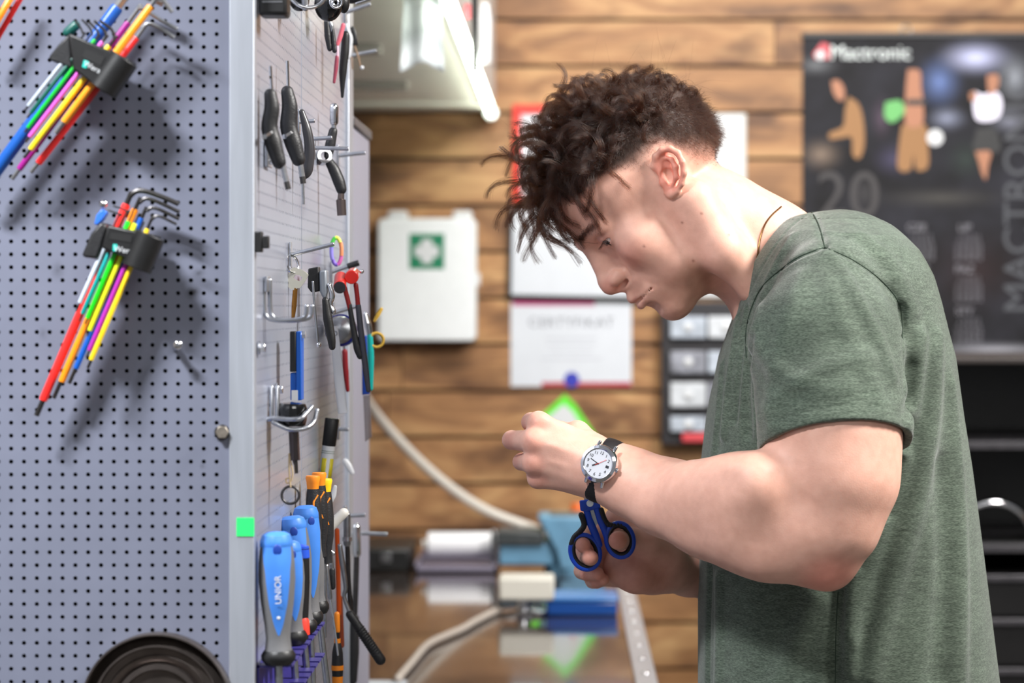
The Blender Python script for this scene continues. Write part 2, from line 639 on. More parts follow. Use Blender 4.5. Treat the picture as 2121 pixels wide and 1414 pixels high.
obj('sheet', rect_px(MB(), 1662, 74, 2160, 742, DW, 0.006), calendar_material(), c_)
obj('top_binding', rect_px(MB(), 1660, 68, 2162, 78, DW, 0.012), blackpl, c_, bevel=0.001)
obj('hanging_loop', MB().torus(W(1877, 62, DW - 0.004), (0, 1, 0), 0.012, 0.002, 24, 8), steel, c_)
dp = DW - 0.006
logo = obj('red_logo', poly_px(MB(), [(1702, 88), (1717, 92), (1719, 122), (1690, 122), (1684, 112)], dp, 0.0008), mat('logo_red', (196, 60, 72), 0.4), c_)
obj('white_mark', MB().lathe(W(1699, 114, dp - 0.0008), (0, -1, 0), [(0, 0), (0.011, 0), (0.011, 0.0006), (0, 0.0007)], 20), whitepl, logo)
text('maker_lettering', 'Mactronic', W(1803, 110, dp - 0.001), 0.049, mat('white_print', (232, 240, 240), 0.4), c_, extrude=0.0004)
text('year_lettering', '20', W(1757, 408, dp - 0.001), 0.16, mat('grey_dim_print', (56, 53, 55), 0.6), c_)
skin_pr = mat('printed_skin', (172, 118, 90), 0.6)
tan_pr = mat('printed_tan_cloth', (150, 108, 66), 0.6)
dark_pr = mat('printed_black', (26, 26, 28), 0.5)


def fig(name, parts):
    root = None
    for k, (m, pts) in enumerate(parts):
        pp = [tuple(v) for v in catmull([(x, y, 0) for x, y in pts + pts[:1]], 3)][:-1]
        mb = poly_px(MB(), [(p[0], p[1]) for p in pp], dp - 0.0006 * k, 0.0006)
        if root is None:
            root = obj(name, mb, m, c_)
        else:
            obj('printed_patch', mb, m, root)


fig('printed_figure', [(tan_pr, [(1757, 200), (1778, 215), (1788, 250), (1790, 300), (1780, 328), (1766, 320), (1764, 285), (1742, 286), (1720, 288), (1718, 275), (1746, 262), (1750, 230)]),
                       (skin_pr, [(1722, 168), (1736, 166), (1748, 182), (1748, 204), (1738, 208), (1726, 192)])])
fig('printed_figure', [(tan_pr, [(1868, 258), (1916, 258), (1922, 300), (1922, 346), (1898, 352), (1892, 320), (1886, 352), (1860, 350), (1862, 300)]),
                       (skin_pr, [(1880, 144), (1905, 146), (1908, 180), (1912, 215), (1910, 258), (1876, 258), (1876, 190)]),
                       (dark_pr, [(1878, 206), (1914, 206), (1914, 217), (1878, 217)]),
                       (mat('printed_lime', (104, 176, 102), 0.6), [(1834, 212), (1864, 208), (1874, 232), (1848, 254), (1832, 240)])])
fig('printed_figure', [(dark_pr, [(2024, 266), (2060, 266), (2072, 300), (2066, 316), (2016, 312)]),
                       (mat('printed_white_cloth', (236, 232, 250), 0.5), [(2018, 188), (2036, 196), (2064, 190), (2076, 214), (2066, 246), (2026, 250), (2016, 222)]),
                       (skin_pr, [(2044, 156), (2066, 154), (2068, 176), (2054, 198), (2046, 184)]),
                       (skin_pr, [(2020, 314), (2052, 314), (2046, 345), (2042, 372), (2034, 360), (2028, 338)]),
                       (skin_pr, [(2008, 192), (2020, 190), (2022, 206), (2010, 208)])])
obj('printed_lamp', MB().lathe(W(1937, 285, dp), (0, -1, 0), [(0, 0), (0.02, 0), (0.02, 0.0006), (0, 0.0008)], 20), whitepl, c_)
gl = mat('month_print', (132, 130, 138), 0.6)
for yy, names in ((472, ('MAJ', 'CZE', 'LIP')), (558, ('SIE', 'WRZ', 'PAZ')), (645, ('LIS', 'GRU', 'STY'))):
    for k, nm in enumerate(names):
        mg = text('month_name', nm, W(1800 + 99 * k, yy, dp - 0.001), 0.026, gl, c_)
        rows = '\n'.join(' '.join('%2d' % (1 + 5 * r_ + q) for q in range(5)) for r_ in range(6))
        text('month_days', rows, W(1808 + 99 * k, yy + 40, dp - 0.001), 0.011, gl, c_)
text('side_lettering', 'MACTRONIC', W(2112, 400, dp - 0.001), 0.10, mat('side_print', (74, 76, 82), 0.6), c_, rot=(math.pi / 2, -math.pi / 2, 0))

# the green and white sign on the wall
s_ = thing('arrow_sign', 'white pointed sign with a bright green border behind the raised hand', 'sign', W(1178, 880, DW))
obj('backing', poly_px(MB(), [(1170, 816), (1192, 838), (1222, 884), (1250, 925), (1232, 960), (1120, 960), (1098, 925), (1124, 858)], DW, 0.003), mat('lime_green', (96, 226, 50), 0.45), s_)
obj('face', poly_px(MB(), [(1168, 836), (1188, 854), (1206, 884), (1232, 925), (1216, 948), (1136, 948), (1116, 925), (1134, 864)], DW - 0.003, 0.001), whitepl, s_)
obj('red_mark', rect_px(MB(), 1182, 900, 1192, 936, DW - 0.004, 0.0006), red_pl, s_)

# wall cabinet over the bench with its tube light
ZU = 0.489 + CAMZ
XR = -0.154
sh = thing('wall_cabinet', 'pale grey overhead cabinet above the workbench', 'cabinet', (-0.75, 4.9, ZU))
grey_lam = mat('pale_grey_laminate', (226, 222, 216), 0.5, 0, 0.03, 10)
obj('carcass', MB().box((-1.5, 3.26, ZU), (XR - 0.018, DW, ZU + 0.5)), grey_lam, sh, bevel=0.003)
for dd in (5.32, 4.55):
    obj('batten', MB().box((-1.48, dd - 0.02, ZU - 0.018), (-0.345, dd + 0.02, ZU)), mat('grey_batten', (150, 144, 140), 0.5), sh, bevel=0.002)
obj('rear_lip', MB().box((-1.48, DW - 0.13, ZU - 0.012), (XR - 0.02, DW, ZU)), grey_lam, sh, bevel=0.002)
tl = thing('tube_light', 'glowing white tube light along the underside edge of the overhead cabinet', 'lamp', (XR - 0.026, 4.8, ZU))
obj('tube', MB().tube([(XR - 0.026, 3.30, ZU - 0.024), (XR - 0.026, DW - 0.07, ZU - 0.024)], 0.0085, 16), mat('tube_glow', (246, 255, 235), 0.4, emit=13.0), tl)
for yy in (DW - 0.065, 3.28):
    obj('end_cap', MB().cyl((XR - 0.026, yy - 0.02, ZU - 0.024), (XR - 0.026, yy + 0.02, ZU - 0.024), 0.017), whitepl, tl, bevel=0.002)
obj('rail', MB().box((XR - 0.044, 3.28, ZU - 0.010), (XR - 0.018, DW - 0.05, ZU)), whitepl, tl)
# paper hanging from the underside
pb = MB()
dpz = 3.86
top, n = [], 14
cols = []
for i in range(n + 1):
    u = i / n
    x = W(836 + 76 * u, 0, dpz).x
    yb = 150 - 16 * math.sin(math.pi * u) - (4 if 0.3 < u < 0.7 else 0)
    dy = 0.006 * math.sin(u * 9.0)
    cols.append((x, dpz + dy, W(0, yb, dpz).z, 1 + 0.14 * (u - 0.5)))
vs, fs = [], []
for (x, y, z, s) in cols:
    for k in range(9):
        t = k / 8
        xx = x + (x - cols[n // 2][0]) * 0.22 * (1 - t)
        vs.append((xx, y + 0.004 * math.sin(k), z + (ZU - z) * t))
for i in range(n):
    for k in range(8):
        a_ = i * 9 + k
        fs.append((a_, a_ + 9, a_ + 10, a_ + 1))
hp = obj('hanging_paper', MB().add(vs, fs), paper)
hp.modifiers.new('thick', 'SOLIDIFY').thickness = 0.0006
tag(hp, 'white sheet of paper hanging curled from the overhead cabinet', 'paper')
# bottles hooked on the outside of the cabinet
t = thing('spray_bottle', 'white bottle with a dark strap beside the tube light', 'bottle', W(1000, 80, 4.7))
d_ = 4.7
obj('body', MB().lathe(W(1004, 133, d_), (0, 0, 1), [(0, 0), (0.011, 0), (0.0135, 0.006), (0.0135, 0.085), (0.010, 0.105), (0.008, 0.118), (0, 0.118)], 24), whitepl, t)
obj('strap', MB().box(tuple(W(977, 150, 4.30)), tuple(W(990, -20, 4.29))), blackpl, t, bevel=0.001)
obj('red_label', MB().box(tuple(W(962, 40, 4.0)), tuple(W(975, 8, 3.99))), mat('pinkish_label', (206, 96, 104), 0.5), t)

# ------------------------------------------------------------------ workbench and what stands on it
ZB = CAMZ - 0.57        # height of the bench top
XB = 0.124
ZT = ZB
wb = thing('workbench', 'glossy dark topped workbench with a studded metal edge', 'workbench', (-0.6, 4.7, 0))
obj('top', MB().box((-1.4, 3.3, ZB - 0.035), (XB - 0.018, DW - 0.01, ZB)), mat('glossy_dark_top', (54, 42, 36), 0.1, 0, 0.3, 9, coat=0.6, spec=0.8), wb)
obj('metal_edge', MB().box((XB - 0.018, 3.3, ZB - 0.05), (XB + 0.016, DW - 0.01, ZB + 0.003)), mat('bright_aluminium', (206, 209, 216), 0.3, 0.6, 0.05, 60), wb, bevel=0.002)
for k in range(16):
    yk = 3.42 + k * 0.15
    obj('stud', MB().ell((XB, yk, ZB + 0.003), (0.0065, 0, 0), (0, 0.0065, 0), (0, 0, 0.003), 14, 8), chrome, wb)
for (x, y) in ((-1.35, 3.36), (XB - 0.06, 3.36), (-1.35, 5.85), (XB - 0.06, 5.85)):
    obj('leg', MB().box((x, y, 0), (x + 0.05, y + 0.05, ZB - 0.035)), darksteel, wb, bevel=0.002)

ZB += 0.0006
vb = mat('vise_blue', (98, 142, 172), 0.4, 0, 0.12, 30)
v = thing('bench_vise', 'blue bench vise standing on the workbench behind the scissors', 'vise', (W(1190, 0, 5.17).x, 5.17, ZB))
q = lambda x, y, d=5.17: W(x, y, d)
vz = lambda y, d=5.17: W(0, y, d).z
bd = MB()
bd.prism([q(1112, 1070, 5.1), q(1250, 1070, 5.1), q(1262, 1100, 5.1), q(1246, 1150, 5.1), q(1236, 1182, 5.1), q(1160, 1182, 5.1), q(1150, 1140, 5.1)], (0, 0.14, 0))
obj('fixed_jaw', bd, vb, v, bevel=0.006)
obj('slide', MB().box((q(1034, 0).x, 5.12, vz(1166)), (q(1150, 0).x, 5.22, vz(1118))), vb, v, bevel=0.006)
obj('moving_jaw', MB().box((q(1030, 0).x, 5.11, vz(1124)), (q(1126, 0).x, 5.23, vz(1096))), mat('vise_dark', (66, 70, 72), 0.45, 0.3, 0.2, 40), v, bevel=0.004)
obj('base', MB().lathe((q(1195, 0).x, 5.17, ZB), (0, 0, 1), [(0, 0), (0.07, 0), (0.07, 0.012), (0.06, 0.022), (0.055, 0.05), (0, 0.05)], 28), vb, v)
obj('anvil', MB().box((q(1140, 0).x, 5.12, vz(1072)), (q(1250, 0).x, 5.22, vz(1062))), darksteel, v, bevel=0.002)
obj('screw_handle', MB().tube([q(1022, 1100), q(1020, 1175)], 0.005, 10, rnd=True), steel, v)

t = thing('spray_can', 'black can with an orange cap behind the vise', 'can', (q(1200, 0).x, 5.45, ZB))
d_ = 5.45
obj('can_body', MB().lathe((W(1188, 0, d_).x, d_, ZB), (0, 0, 1), [(0, 0), (0.033, 0), (0.033, 0.035), (0.028, 0.045), (0, 0.045)], 24), blackpl, t)
obj('cap', MB().lathe((W(1198, 0, d_).x, d_, ZB + 0.045), (0, 0, 1), [(0, 0), (0.019, 0), (0.0185, W(0, 1042, d_).z - ZB - 0.051), (0.016, W(0, 1042, d_).z - ZB - 0.045), (0, W(0, 1042, d_).z - ZB - 0.045)], 24), mat('orange_cap', (226, 104, 34), 0.45), t)

t = thing('paper_roll', 'white paper roll lying across a grey tray left of the vise', 'roll', (q(955, 0).x, 5.2, vz(1130)))
obj('roll', MB().cyl(q(886, 1126, 5.24), q(1030, 1126, 5.24), 0.026, seg=28), mat('bright_white_paper', (236, 236, 240), 0.6), t, bevel=0.003)
obj('core', MB().cyl(q(876, 1128, 5.24), q(887, 1127, 5.24), 0.011), grey_lam, t)
tr = MB()
za = W(0, 1152, 5.24).z
tr.box((q(862, 0).x, 5.12, ZB), (q(1030, 0).x, 5.36, ZB + 0.006))
tr.box((q(862, 0).x, 5.12, ZB), (q(868, 0).x, 5.36, za))
tr.box((q(1024, 0).x, 5.12, ZB), (q(1030, 0).x, 5.36, za))
tr.box((q(862, 0).x, 5.35, ZB), (q(1030, 0).x, 5.36, za))
tr.box((q(862, 0).x, 5.12, ZB), (q(1030, 0).x, 5.126, za - 0.008))
tag(obj('tray', tr, mat('lilac_grey_plastic', (128, 122, 140), 0.4), bevel=0.001), 'lilac grey open tray under the white paper roll', 'tray')
t = thing('tool_case', 'dark low tool case on the bench beside the grey locker', 'case', (W(780, 0, 5.3).x, 5.3, ZB))
obj('case_body', MB().box((W(700, 0, 5.3).x, 5.15, ZB), (W(858, 0, 5.3).x, 5.4, ZB + 0.05)), blackpl, t, bevel=0.006)
obj('clasp', MB().box((W(800, 0, 5.3).x, 5.144, ZB + 0.02), (W(820, 0, 5.3).x, 5.15, ZB + 0.04)), steel, t, bevel=0.001)

t = thing('small_box', 'small cream white box on a chrome foot in front of the vise', 'box', (W(1090, 0, 4.45).x, 4.45, ZB))
d_ = 4.45
obj('carton', MB().box((W(1034, 0, d_).x, d_ - 0.04, W(0, 1238, d_).z), (W(1148, 0, d_).x, d_ + 0.05, W(0, 1192, d_).z)), mat('cream_card', (220, 216, 206), 0.6), t, bevel=0.005)
obj('foot', MB().lathe((W(1085, 0, d_).x, d_, ZB), (0, 0, 1), [(0, 0), (0.045, 0), (0.045, 0.006), (0.013, 0.010), (0.011, W(0, 1238, d_).z - ZB), (0, W(0, 1238, d_).z - ZB)], 24), chrome, t)
t = thing('storage_box', 'flat deep blue plastic box in front of the vise', 'box', (W(1205, 0, 4.45).x, 4.45, ZB))
obj('box_body', MB().box((W(1132, 0, d_).x, d_ - 0.03, ZB), (W(1278, 0, d_).x, d_ + 0.09, ZB + 0.026)), mat('deep_blue_plastic', (26, 74, 150), 0.25), t, bevel=0.004)
obj('lid', MB().box((W(1130, 0, d_).x, d_ - 0.032, ZB + 0.026), (W(1280, 0, d_).x, d_ + 0.092, ZB + 0.034)), mat('mid_blue_plastic', (60, 120, 190), 0.25), t, bevel=0.003)

hose = catmull([W(690, 700, 4.6), W(735, 785, 4.9), W(775, 852, 5.1), W(850, 936, 5.2), W(930, 1007, 5.25), W(1010, 1058, 5.28), W(1098, 1092, 5.3), W(1140, 1110, 5.32)], 8)
tag(obj('air_hose', MB().tube(hose, 0.0105, 14, rnd=True), mat('translucent_white_hose', (212, 205, 196), 0.35)), 'pale white air hose curving down to the vise', 'hose')
cable = catmull([W(835, 1425, 3.9), W(880, 1370, 4.15), W(935, 1325, 4.4), W(975, 1300, 4.5), W(1030, 1275, 4.5)], 6)  # path of the hose reflection, added as a solid pale tube
cable = [Vector((p.x, p.y, max(p.z, ZB + 0.006))) for p in cable]
cable = [Vector(((px_ - CX) / F * (0.57 * F / (py_ - CY)), 0.57 * F / (py_ - CY), ZB + 0.007)) for px_, py_ in
         [(825, 1414), (850, 1385), (885, 1345), (925, 1325), (960, 1310), (985, 1295), (1030, 1272)]]
tag(obj('hose_reflection', MB().tube(catmull(cable, 6), 0.0065, 10, rnd=True), mat('grey_white_reflection', (196, 184, 174), 0.5)), 'pale strip laid on the glossy bench top as the hose reflection', 'reflection')
t = obj('paper_sheet', MB().box((W(735, 0, 3.62).x, 3.35, ZB), (W(840, 0, 3.62).x, 3.66, ZB + 0.001)), paper)
tag(t, 'white sheet of paper lying on the bench near the front', 'paper')

# small parts organiser
t = thing('parts_organizer', 'black wall organizer with pale grey drawers under the chin', 'organizer', W(1470, 770, DW))
a, b = W(1368, 918, DW), W(1640, 625, DW)
fr = MB().box((a.x, DW - 0.06, a.z), (b.x, DW, b.z))
obj('body', fr, mat('organizer_black', (40, 38, 42), 0.4), t, bevel=0.003)
dr_m = [mat('clear_drawer_a', (172, 180, 192), 0.3, 0, 0.25, 40), mat('clear_drawer_b', (196, 200, 206), 0.3, 0, 0.2, 30), mat('clear_drawer_c', (140, 142, 152), 0.3, 0, 0.3, 40)]
rows = [(655, 700), (727, 772), (792, 842), (862, 893)]
for i, (y0, y1) in enumerate(rows):
    for j, (x0, x1) in enumerate(((1388, 1462), (1466, 1540), (1544, 1618))):
        p0, p1 = W(x0, y1, DW - 0.06), W(x1, y0, DW - 0.06)
        o = obj('drawer', MB().box((p0.x, DW - 0.082, p0.z), (p1.x, DW - 0.06, p1.z)), dr_m[(i * 2 + j) % 3], t, bevel=0.003)
        obj('pull', MB().ell(((p0.x + p1.x) / 2, DW - 0.086, (p0.z + p1.z) / 2), (0.011, 0, 0), (0, 0.006, 0), (0, 0, 0.011), 14, 8), whitepl, o)
p0, p1 = W(1412, 914, DW - 0.06), W(1500, 896, DW - 0.06)
obj('red_tray', MB().box((p0.x, DW - 0.08, p0.z), (p1.x, DW - 0.06, p1.z)), mat('soft_red', (206, 70, 78), 0.45), t, bevel=0.003)

# black tool cabinet on the right
DT = 4.7
bk = mat('black_steel_sheet', (17, 16, 17), 0.35, 0, 0.2, 20)
eg = mat('worn_grey_edge', (74, 72, 76), 0.35, 0.4, 0.2, 40)
t = thing('tool_trolley', 'black steel tool cabinet with drawers behind the back of the shirt', 'cabinet', (W(2080, 0, DT).x, DT + 0.25, 0))
x0, x1 = W(1850, 0, DT).x, W(2420, 0, DT).x
zt = W(0, 752, DT).z
obj('side_panel', MB().box((x0, DT, 0.06), (x0 + 0.015, DT + 0.5, zt)), bk, t)
obj('side_panel', MB().box((x1 - 0.015, DT, 0.06), (x1, DT + 0.5, zt)), bk, t)
obj('back_panel', MB().box((x0, DT + 0.49, 0.06), (x1, DT + 0.5, zt)), bk, t)
obj('top', MB().box((x0 - 0.005, DT - 0.01, zt), (x1 + 0.005, DT + 0.5, zt + 0.012)), mat('brown_black_top', (58, 52, 50), 0.35), t, bevel=0.002)
obj('shelf', MB().box((x0, DT, W(0, 917, DT).z - 0.012), (x1, DT + 0.49, W(0, 917, DT).z + 0.002)), eg, t, bevel=0.001)
obj('shelf', MB().box((x0, DT, W(0, 1135, DT).z - 0.008), (x1, DT + 0.49, W(0, 1128, DT).z)), eg, t, bevel=0.001)
zs = [1188, 1278, 1380, 1480, 1580, 1700]
for i in range(len(zs) - 1):
    o = obj('drawer', MB().box((x0 + 0.018, DT - 0.012, W(0, zs[i + 1], DT).z + 0.004), (x1 - 0.018, DT + 0.4, W(0, zs[i], DT).z)), bk, t, bevel=0.002)
    obj('drawer_lip', MB().box((x0 + 0.018, DT - 0.024, W(0, zs[i] + 14, DT).z), (x1 - 0.018, DT - 0.012, W(0, zs[i], DT).z)), eg, o, bevel=0.002)
obj('plinth', MB().box((x0 + 0.02, DT + 0.02, 0), (x1 - 0.02, DT + 0.48, 0.06)), bk, t)
zsh = W(0, 1128, DT).z + 0.0006
bas = thing('wire_basket', 'open basket with a chrome hoop handle on the black cabinet shelf', 'basket', (W(2062, 0, DT).x, DT + 0.1, zsh))
hc = W(2058, 1118, DT + 0.1)
rr = 78 / F * (DT + 0.1)
obj('hoop_handle', MB().torus(hc, (0, -1, 0), rr, 0.0075, 40, 10, 0, math.pi, ref=(1, 0, 0)), chrome, bas)
obj('basket_tub', MB().box((hc.x - rr - 0.01, DT + 0.02, zsh + .001), (hc.x + rr + 0.01, DT + 0.2, hc.z)), blackpl, bas, bevel=0.004)
t = thing('label_box', 'little box with a white and orange end on the black cabinet shelf', 'box', (W(2130, 0, DT).x, DT + 0.06, zsh))
obj('carton', MB().box((W(2152, 0, DT).x, DT + 0.0, zsh), (W(2190, 0, DT).x, DT + 0.12, zsh + 0.05)), mat('orange_card', (190, 132, 70), 0.6), t, bevel=0.002)

# ------------------------------------------------------------------ the perforated tool cabinet
XS = -0.2568            # plane of its side face
DF = 2.0                # plane of its front face
Z0, Z1 = 0.08, 1.95


def perf(name, mat_, parent, corner, ux, uy, nrm, pitch_u, pitch_v, nu, nv, r, depth=0.0012):
    """a sheet with real round holes: nu x nv cells from the corner along ux, uy; nrm points out of the sheet"""
    ang = np.arange(8) * math.pi / 4
    ring = np.stack([np.cos(ang) * r, np.sin(ang) * r], 1)
    out = np.array([[.5, 0], [.5, .5], [0, .5], [-.5, .5], [-.5, 0], [-.5, -.5], [0, -.5], [.5, -.5]]) * [pitch_u, pitch_v]
    iu, iv = np.meshgrid(np.arange(nu), np.arange(nv), indexing='ij')
    c = np.stack([(iu.ravel() + .5) * pitch_u, (iv.ravel() + .5) * pitch_v], 1)
    n = len(c)
    uv = np.concatenate([c[:, None] + out[None], c[:, None] + ring[None], c[:, None] + ring[None] * 0.97], 1).reshape(-1, 2)
    dz = np.tile(np.concatenate([np.zeros(16), np.full(8, -depth)]), n)
    U, V, Nn = (np.array(q) for q in (ux, uy, nrm))
    base = np.array(wloc(parent))
    vs = np.array(corner)[None] - base + uv[:, :1] * U + uv[:, 1:] * V + dz[:, None] * Nn
    k = np.arange(8)
    k2 = (k + 1) % 8
    f1 = np.stack([k, k2, 8 + k2, 8 + k], 1)
    f2 = np.stack([8 + k, 8 + k2, 16 + k2, 16 + k], 1)
    f = np.concatenate([f1, f2])
    if np.dot(np.cross(U, V), Nn) < 0:
        f = f[:, ::-1]
    fs = (f[None] + (np.arange(n) * 24)[:, None, None]).reshape(-1, 4)
    me = bpy.data.meshes.new(name)
    me.vertices.add(len(vs)); me.vertices.foreach_set('co', vs.astype(np.float32).ravel())
    me.loops.add(len(fs) * 4); me.loops.foreach_set('vertex_index', fs.astype(np.int32).ravel())
    me.polygons.add(len(fs)); me.polygons.foreach_set('loop_start', (np.arange(len(fs)) * 4).astype(np.int32))
    me.update(calc_edges=True)
    me.polygons.foreach_set('use_smooth', [False] * len(fs))
    me.materials.append(mat_)
    o = bpy.data.objects.new(name, me)
    o.parent = parent
    COL.objects.link(o)
    return o


def painted_board(name, scuffs):
    """grey powder coat with a few dark scuffs of their own shape (x, z, rx, rz in metres in the cabinet's frame)"""
    m = mat(name, (114, 118, 135), 0.42, 0.1, 0.05, 25)
    nt = m.node_tree
    N, L = nt.nodes, nt.links
    b = N['Principled BSDF']
    prev = b.inputs['Base Color'].links[0].from_socket
    tc = N.new('ShaderNodeTexCoord')
    nz = N.new('ShaderNodeTexNoise'); nz.inputs['Scale'].default_value = 120; nz.inputs['Detail'].default_value = 4
    L.new(tc.outputs['Object'], nz.inputs[0])
    for (x, z, rx, rz, amt) in scuffs:
        mp = N.new('ShaderNodeMapping'); mp.vector_type = 'TEXTURE'
        mp.inputs['Location'].default_value = (x, 0, z); mp.inputs['Scale'].default_value = (rx, 9, rz)
        L.new(tc.outputs['Object'], mp.inputs[0])
        g = N.new('ShaderNodeTexGradient'); g.gradient_type = 'QUADRATIC_SPHERE'
        L.new(mp.outputs[0], g.inputs[0])
        k = N.new('ShaderNodeMath'); k.operation = 'MULTIPLY'
        L.new(g.outputs['Fac'], k.inputs[0]); L.new(nz.outputs['Fac'], k.inputs[1])
        k2 = N.new('ShaderNodeMath'); k2.operation = 'MULTIPLY'; k2.inputs[1].default_value = amt; k2.use_clamp = True
        L.new(k.outputs[0], k2.inputs[0])
        mx = N.new('ShaderNodeMix'); mx.data_type = 'RGBA'
        L.new(k2.outputs[0], mx.inputs[0]); L.new(prev, mx.inputs[6]); mx.inputs[7].default_value = lin((44, 44, 50))
        prev = mx.outputs[2]
    L.new(prev, b.inputs['Base Color'])
    return m


cab = thing('tool_cabinet', 'tall grey perforated tool cabinet with a bright aluminium corner post', 'cabinet', (-0.7, 2.4, 0))


def cabpx(x, y, d=DF):
    q = W(x, y, d) - Vector((-0.7, 2.4, 0))
    return q.x, q.z


sc = []
for (x, y, rx, ry, amt) in ((400, 605, 26, 22, 3.2), (412, 565, 20, 14, 1.6), (548, 20, 1, 1, 0), (120, 560, 22, 30, 1.0), (90, 690, 16, 20, .8), (420, 965, 12, 12, .8)):
    gx, gz = cabpx(x, y)
    sc.append((gx, gz, rx / F * DF, ry / F * DF, amt))
board_m = painted_board('grey_powder_coat', sc)
PU, PV = 26.6 / F * DF, 26.82 / F * DF
# columns of holes are seen at x = 23 + 26.6 k, rows at y = 17 + 26.82 k
xr_edge = W(475, 0, DF).x
c0 = W(23 + 26.6 * 16 + 13.3, 17 + 26.82 * 60 + 13.41, DF)
nu = 30
corner = (c0.x - nu * PU, DF, c0.z)
nv = int((Z1 - c0.z) / PV)
perf('front_board', board_m, cab, corner, (1, 0, 0), (0, 0, 1), (0, -1, 0), PU, PV, nu, nv, 4.7 / F * DF)
zf = c0.z + nv * PV
obj('front_margin', MB().box((c0.x, DF, c0.z), (xr_edge + 0.003, DF + 0.001, zf)), board_m, cab)
obj('lower_front', MB().box((corner[0], DF, Z0), (xr_edge, DF + 0.0012, c0.z)), board_m, cab)
# inner dark shell
obj('inner_shell', MB().box((corner[0], DF + 0.006, Z0), (XS - 0.006, 2.84, Z1)), mat('dark_inside', (12, 12, 14), 0.7), cab)
alu = mat('brushed_aluminium', (178, 183, 192), 0.4, 0.55, 0.1, 30, stretch=(3, 3, 0.25))
obj('corner_post', MB().box((xr_edge, DF - 0.002, Z0), (XS, DF + 0.013, Z1)), alu, cab, bevel=0.001)
side_m = mat('glossy_perforated_steel', (168, 174, 190), 0.30, 0.4, 0.05, 12, stretch=(1, 1, 0.5), spec=0.7)
d1 = 2.0 * 643 / (1170 - 627)
pside = 0.0107
nz_ = nv + 0
n1 = int((d1 - 0.004 - (DF + 0.013)) / pside)
n2 = int((2.83 - d1 - 0.004) / pside)
perf('side_board', side_m, cab, (XS - 0.001, DF + 0.013, c0.z), (0, 1, 0), (0, 0, 1), (1, 0, 0), (d1 - DF - 0.015) / n1, PV, n1, nz_, 0.0014)
perf('side_board', side_m, cab, (XS - 0.001, d1, c0.z), (0, 1, 0), (0, 0, 1), (1, 0, 0), (2.845 - d1) / n2, PV, n2, nz_, 0.0014)
obj('joint_strip', MB().box((XS - 0.003, d1 - 0.002, Z0), (XS - 0.0006, d1, Z1)), alu, cab)
obj('lower_side', MB().box((XS - 0.003, DF + 0.013, Z0), (XS - 0.001, 2.845, c0.z)), side_m, cab)
obj('far_post', MB().box((XS - 0.02, 2.845, Z0), (XS + 0.003, 2.90, Z1)), alu, cab, bevel=0.001)
obj('top_cap', MB().box((corner[0], DF - 0.002, zf), (XS, 2.9, Z1 + 0.01)), alu, cab)
obj('plinth', MB().box((corner[0], DF + 0.03, 0), (XS - 0.02, 2.86, Z0)), blackpl, cab)
obj('green_tape', MB().box(tuple(W(490, 1110, DF - 0.0022)), tuple(W(526.5, 1072, DF - 0.0028))), mat('neon_green_tape', (44, 232, 116), 0.5), cab)
lk = thing('locker', 'plain lilac grey locker behind the tool cabinet', 'locker', (-0.6, 3.05, 0))
zl = W(0, 290, 3.175).z
obj('locker_body', MB().box((-1.2, 2.92, 0), (XS, 3.175, zl)), mat('lilac_grey_paint', (150, 150, 166), 0.4), lk, bevel=0.003)
obj('locker_top', MB().box((-1.2, 2.915, zl), (XS + 0.003, 3.18, zl + 0.012)), mat('dark_top', (70, 68, 72), 0.4), lk, bevel=0.002)

# ------------------------------------------------------------------ tools on the front board
def c1(x, y):
    return x / 2.8284, y / 2.8284


def c2(x, y):
    return x / 2.3567, 360 + y / 2.3567


def hex_key(name, cv, shaft, sleeve, d, rs, rsl, color, label, group, tip=0.02, bend_d=None):
    """L-shaped key: shaft path (end, ..., bend, short arm) and coloured sleeve, both seen at pixels; r in picture px of the crop"""
    k = 1 / (2.8284 if cv is c1 else 2.3567)
    pts = [cv(*p) for p in shaft]
    P = [W(x, y, d) for x, y in pts]
    P = catmull(P, 5) if len(P) > 2 else P
    t = thing(name, label, 'hex key', P[0], group)
    obj('steel_shaft', MB().tube(P, rs * k / F * d, 6), darksteel if rs < 13 or cv is c2 else steel, t, bevel=0.0003)
    a, b = (W(*cv(*p), d) for p in sleeve)
    r = rsl * k / F * d
    obj('colour_sleeve', MB().tube([a, a + (b - a) * 0.01, a + (b - a) * 0.99, b], [r * 0.9, r, r, r * 0.9], 16), mat('sleeve_%d_%d_%d' % color, color, 0.35, 0, 0.06, 60), t)
    return t


G1, G2 = 'keys in the upper black holder', 'keys in the lower black holder'
dA, dB = 1.954, 1.970
hex_key('hex_key', c1, [(145, 648), (470, 232), (484, 195), (470, 160), (440, 122)], [(405, 318), (165, 622)], dA, 7, 12, (186, 196, 208), 'pale grey sleeved hex key, leftmost in the upper black holder', G1)
hex_key('hex_key', c1, [(160, 690), (505, 240), (535, 205), (530, 170), (480, 115)], [(425, 345), (180, 662)], dA, 7, 12, (14, 92, 78), 'dark teal sleeved hex key in the upper black holder', G1)
hex_key('hex_key', c1, [(145, 775), (545, 250), (572, 215), (570, 180), (520, 128)], [(557, 232), (163, 750)], dA, 8, 13, (0, 178, 44), 'bright green sleeved hex key in the upper black holder', G1)
hex_key('hex_key', c1, [(150, 832), (590, 258), (618, 220), (612, 180), (552, 122)], [(600, 244), (173, 802)], dA, 9, 14, (214, 92, 200), 'pink sleeved hex key in the upper black holder', G1)
hex_key('hex_key', c1, [(140, 925), (640, 270), (668, 225), (655, 175), (585, 122)], [(640, 268), (178, 876)], dA, 10, 17, (250, 214, 36), 'yellow sleeved hex key in the upper black holder', G1)
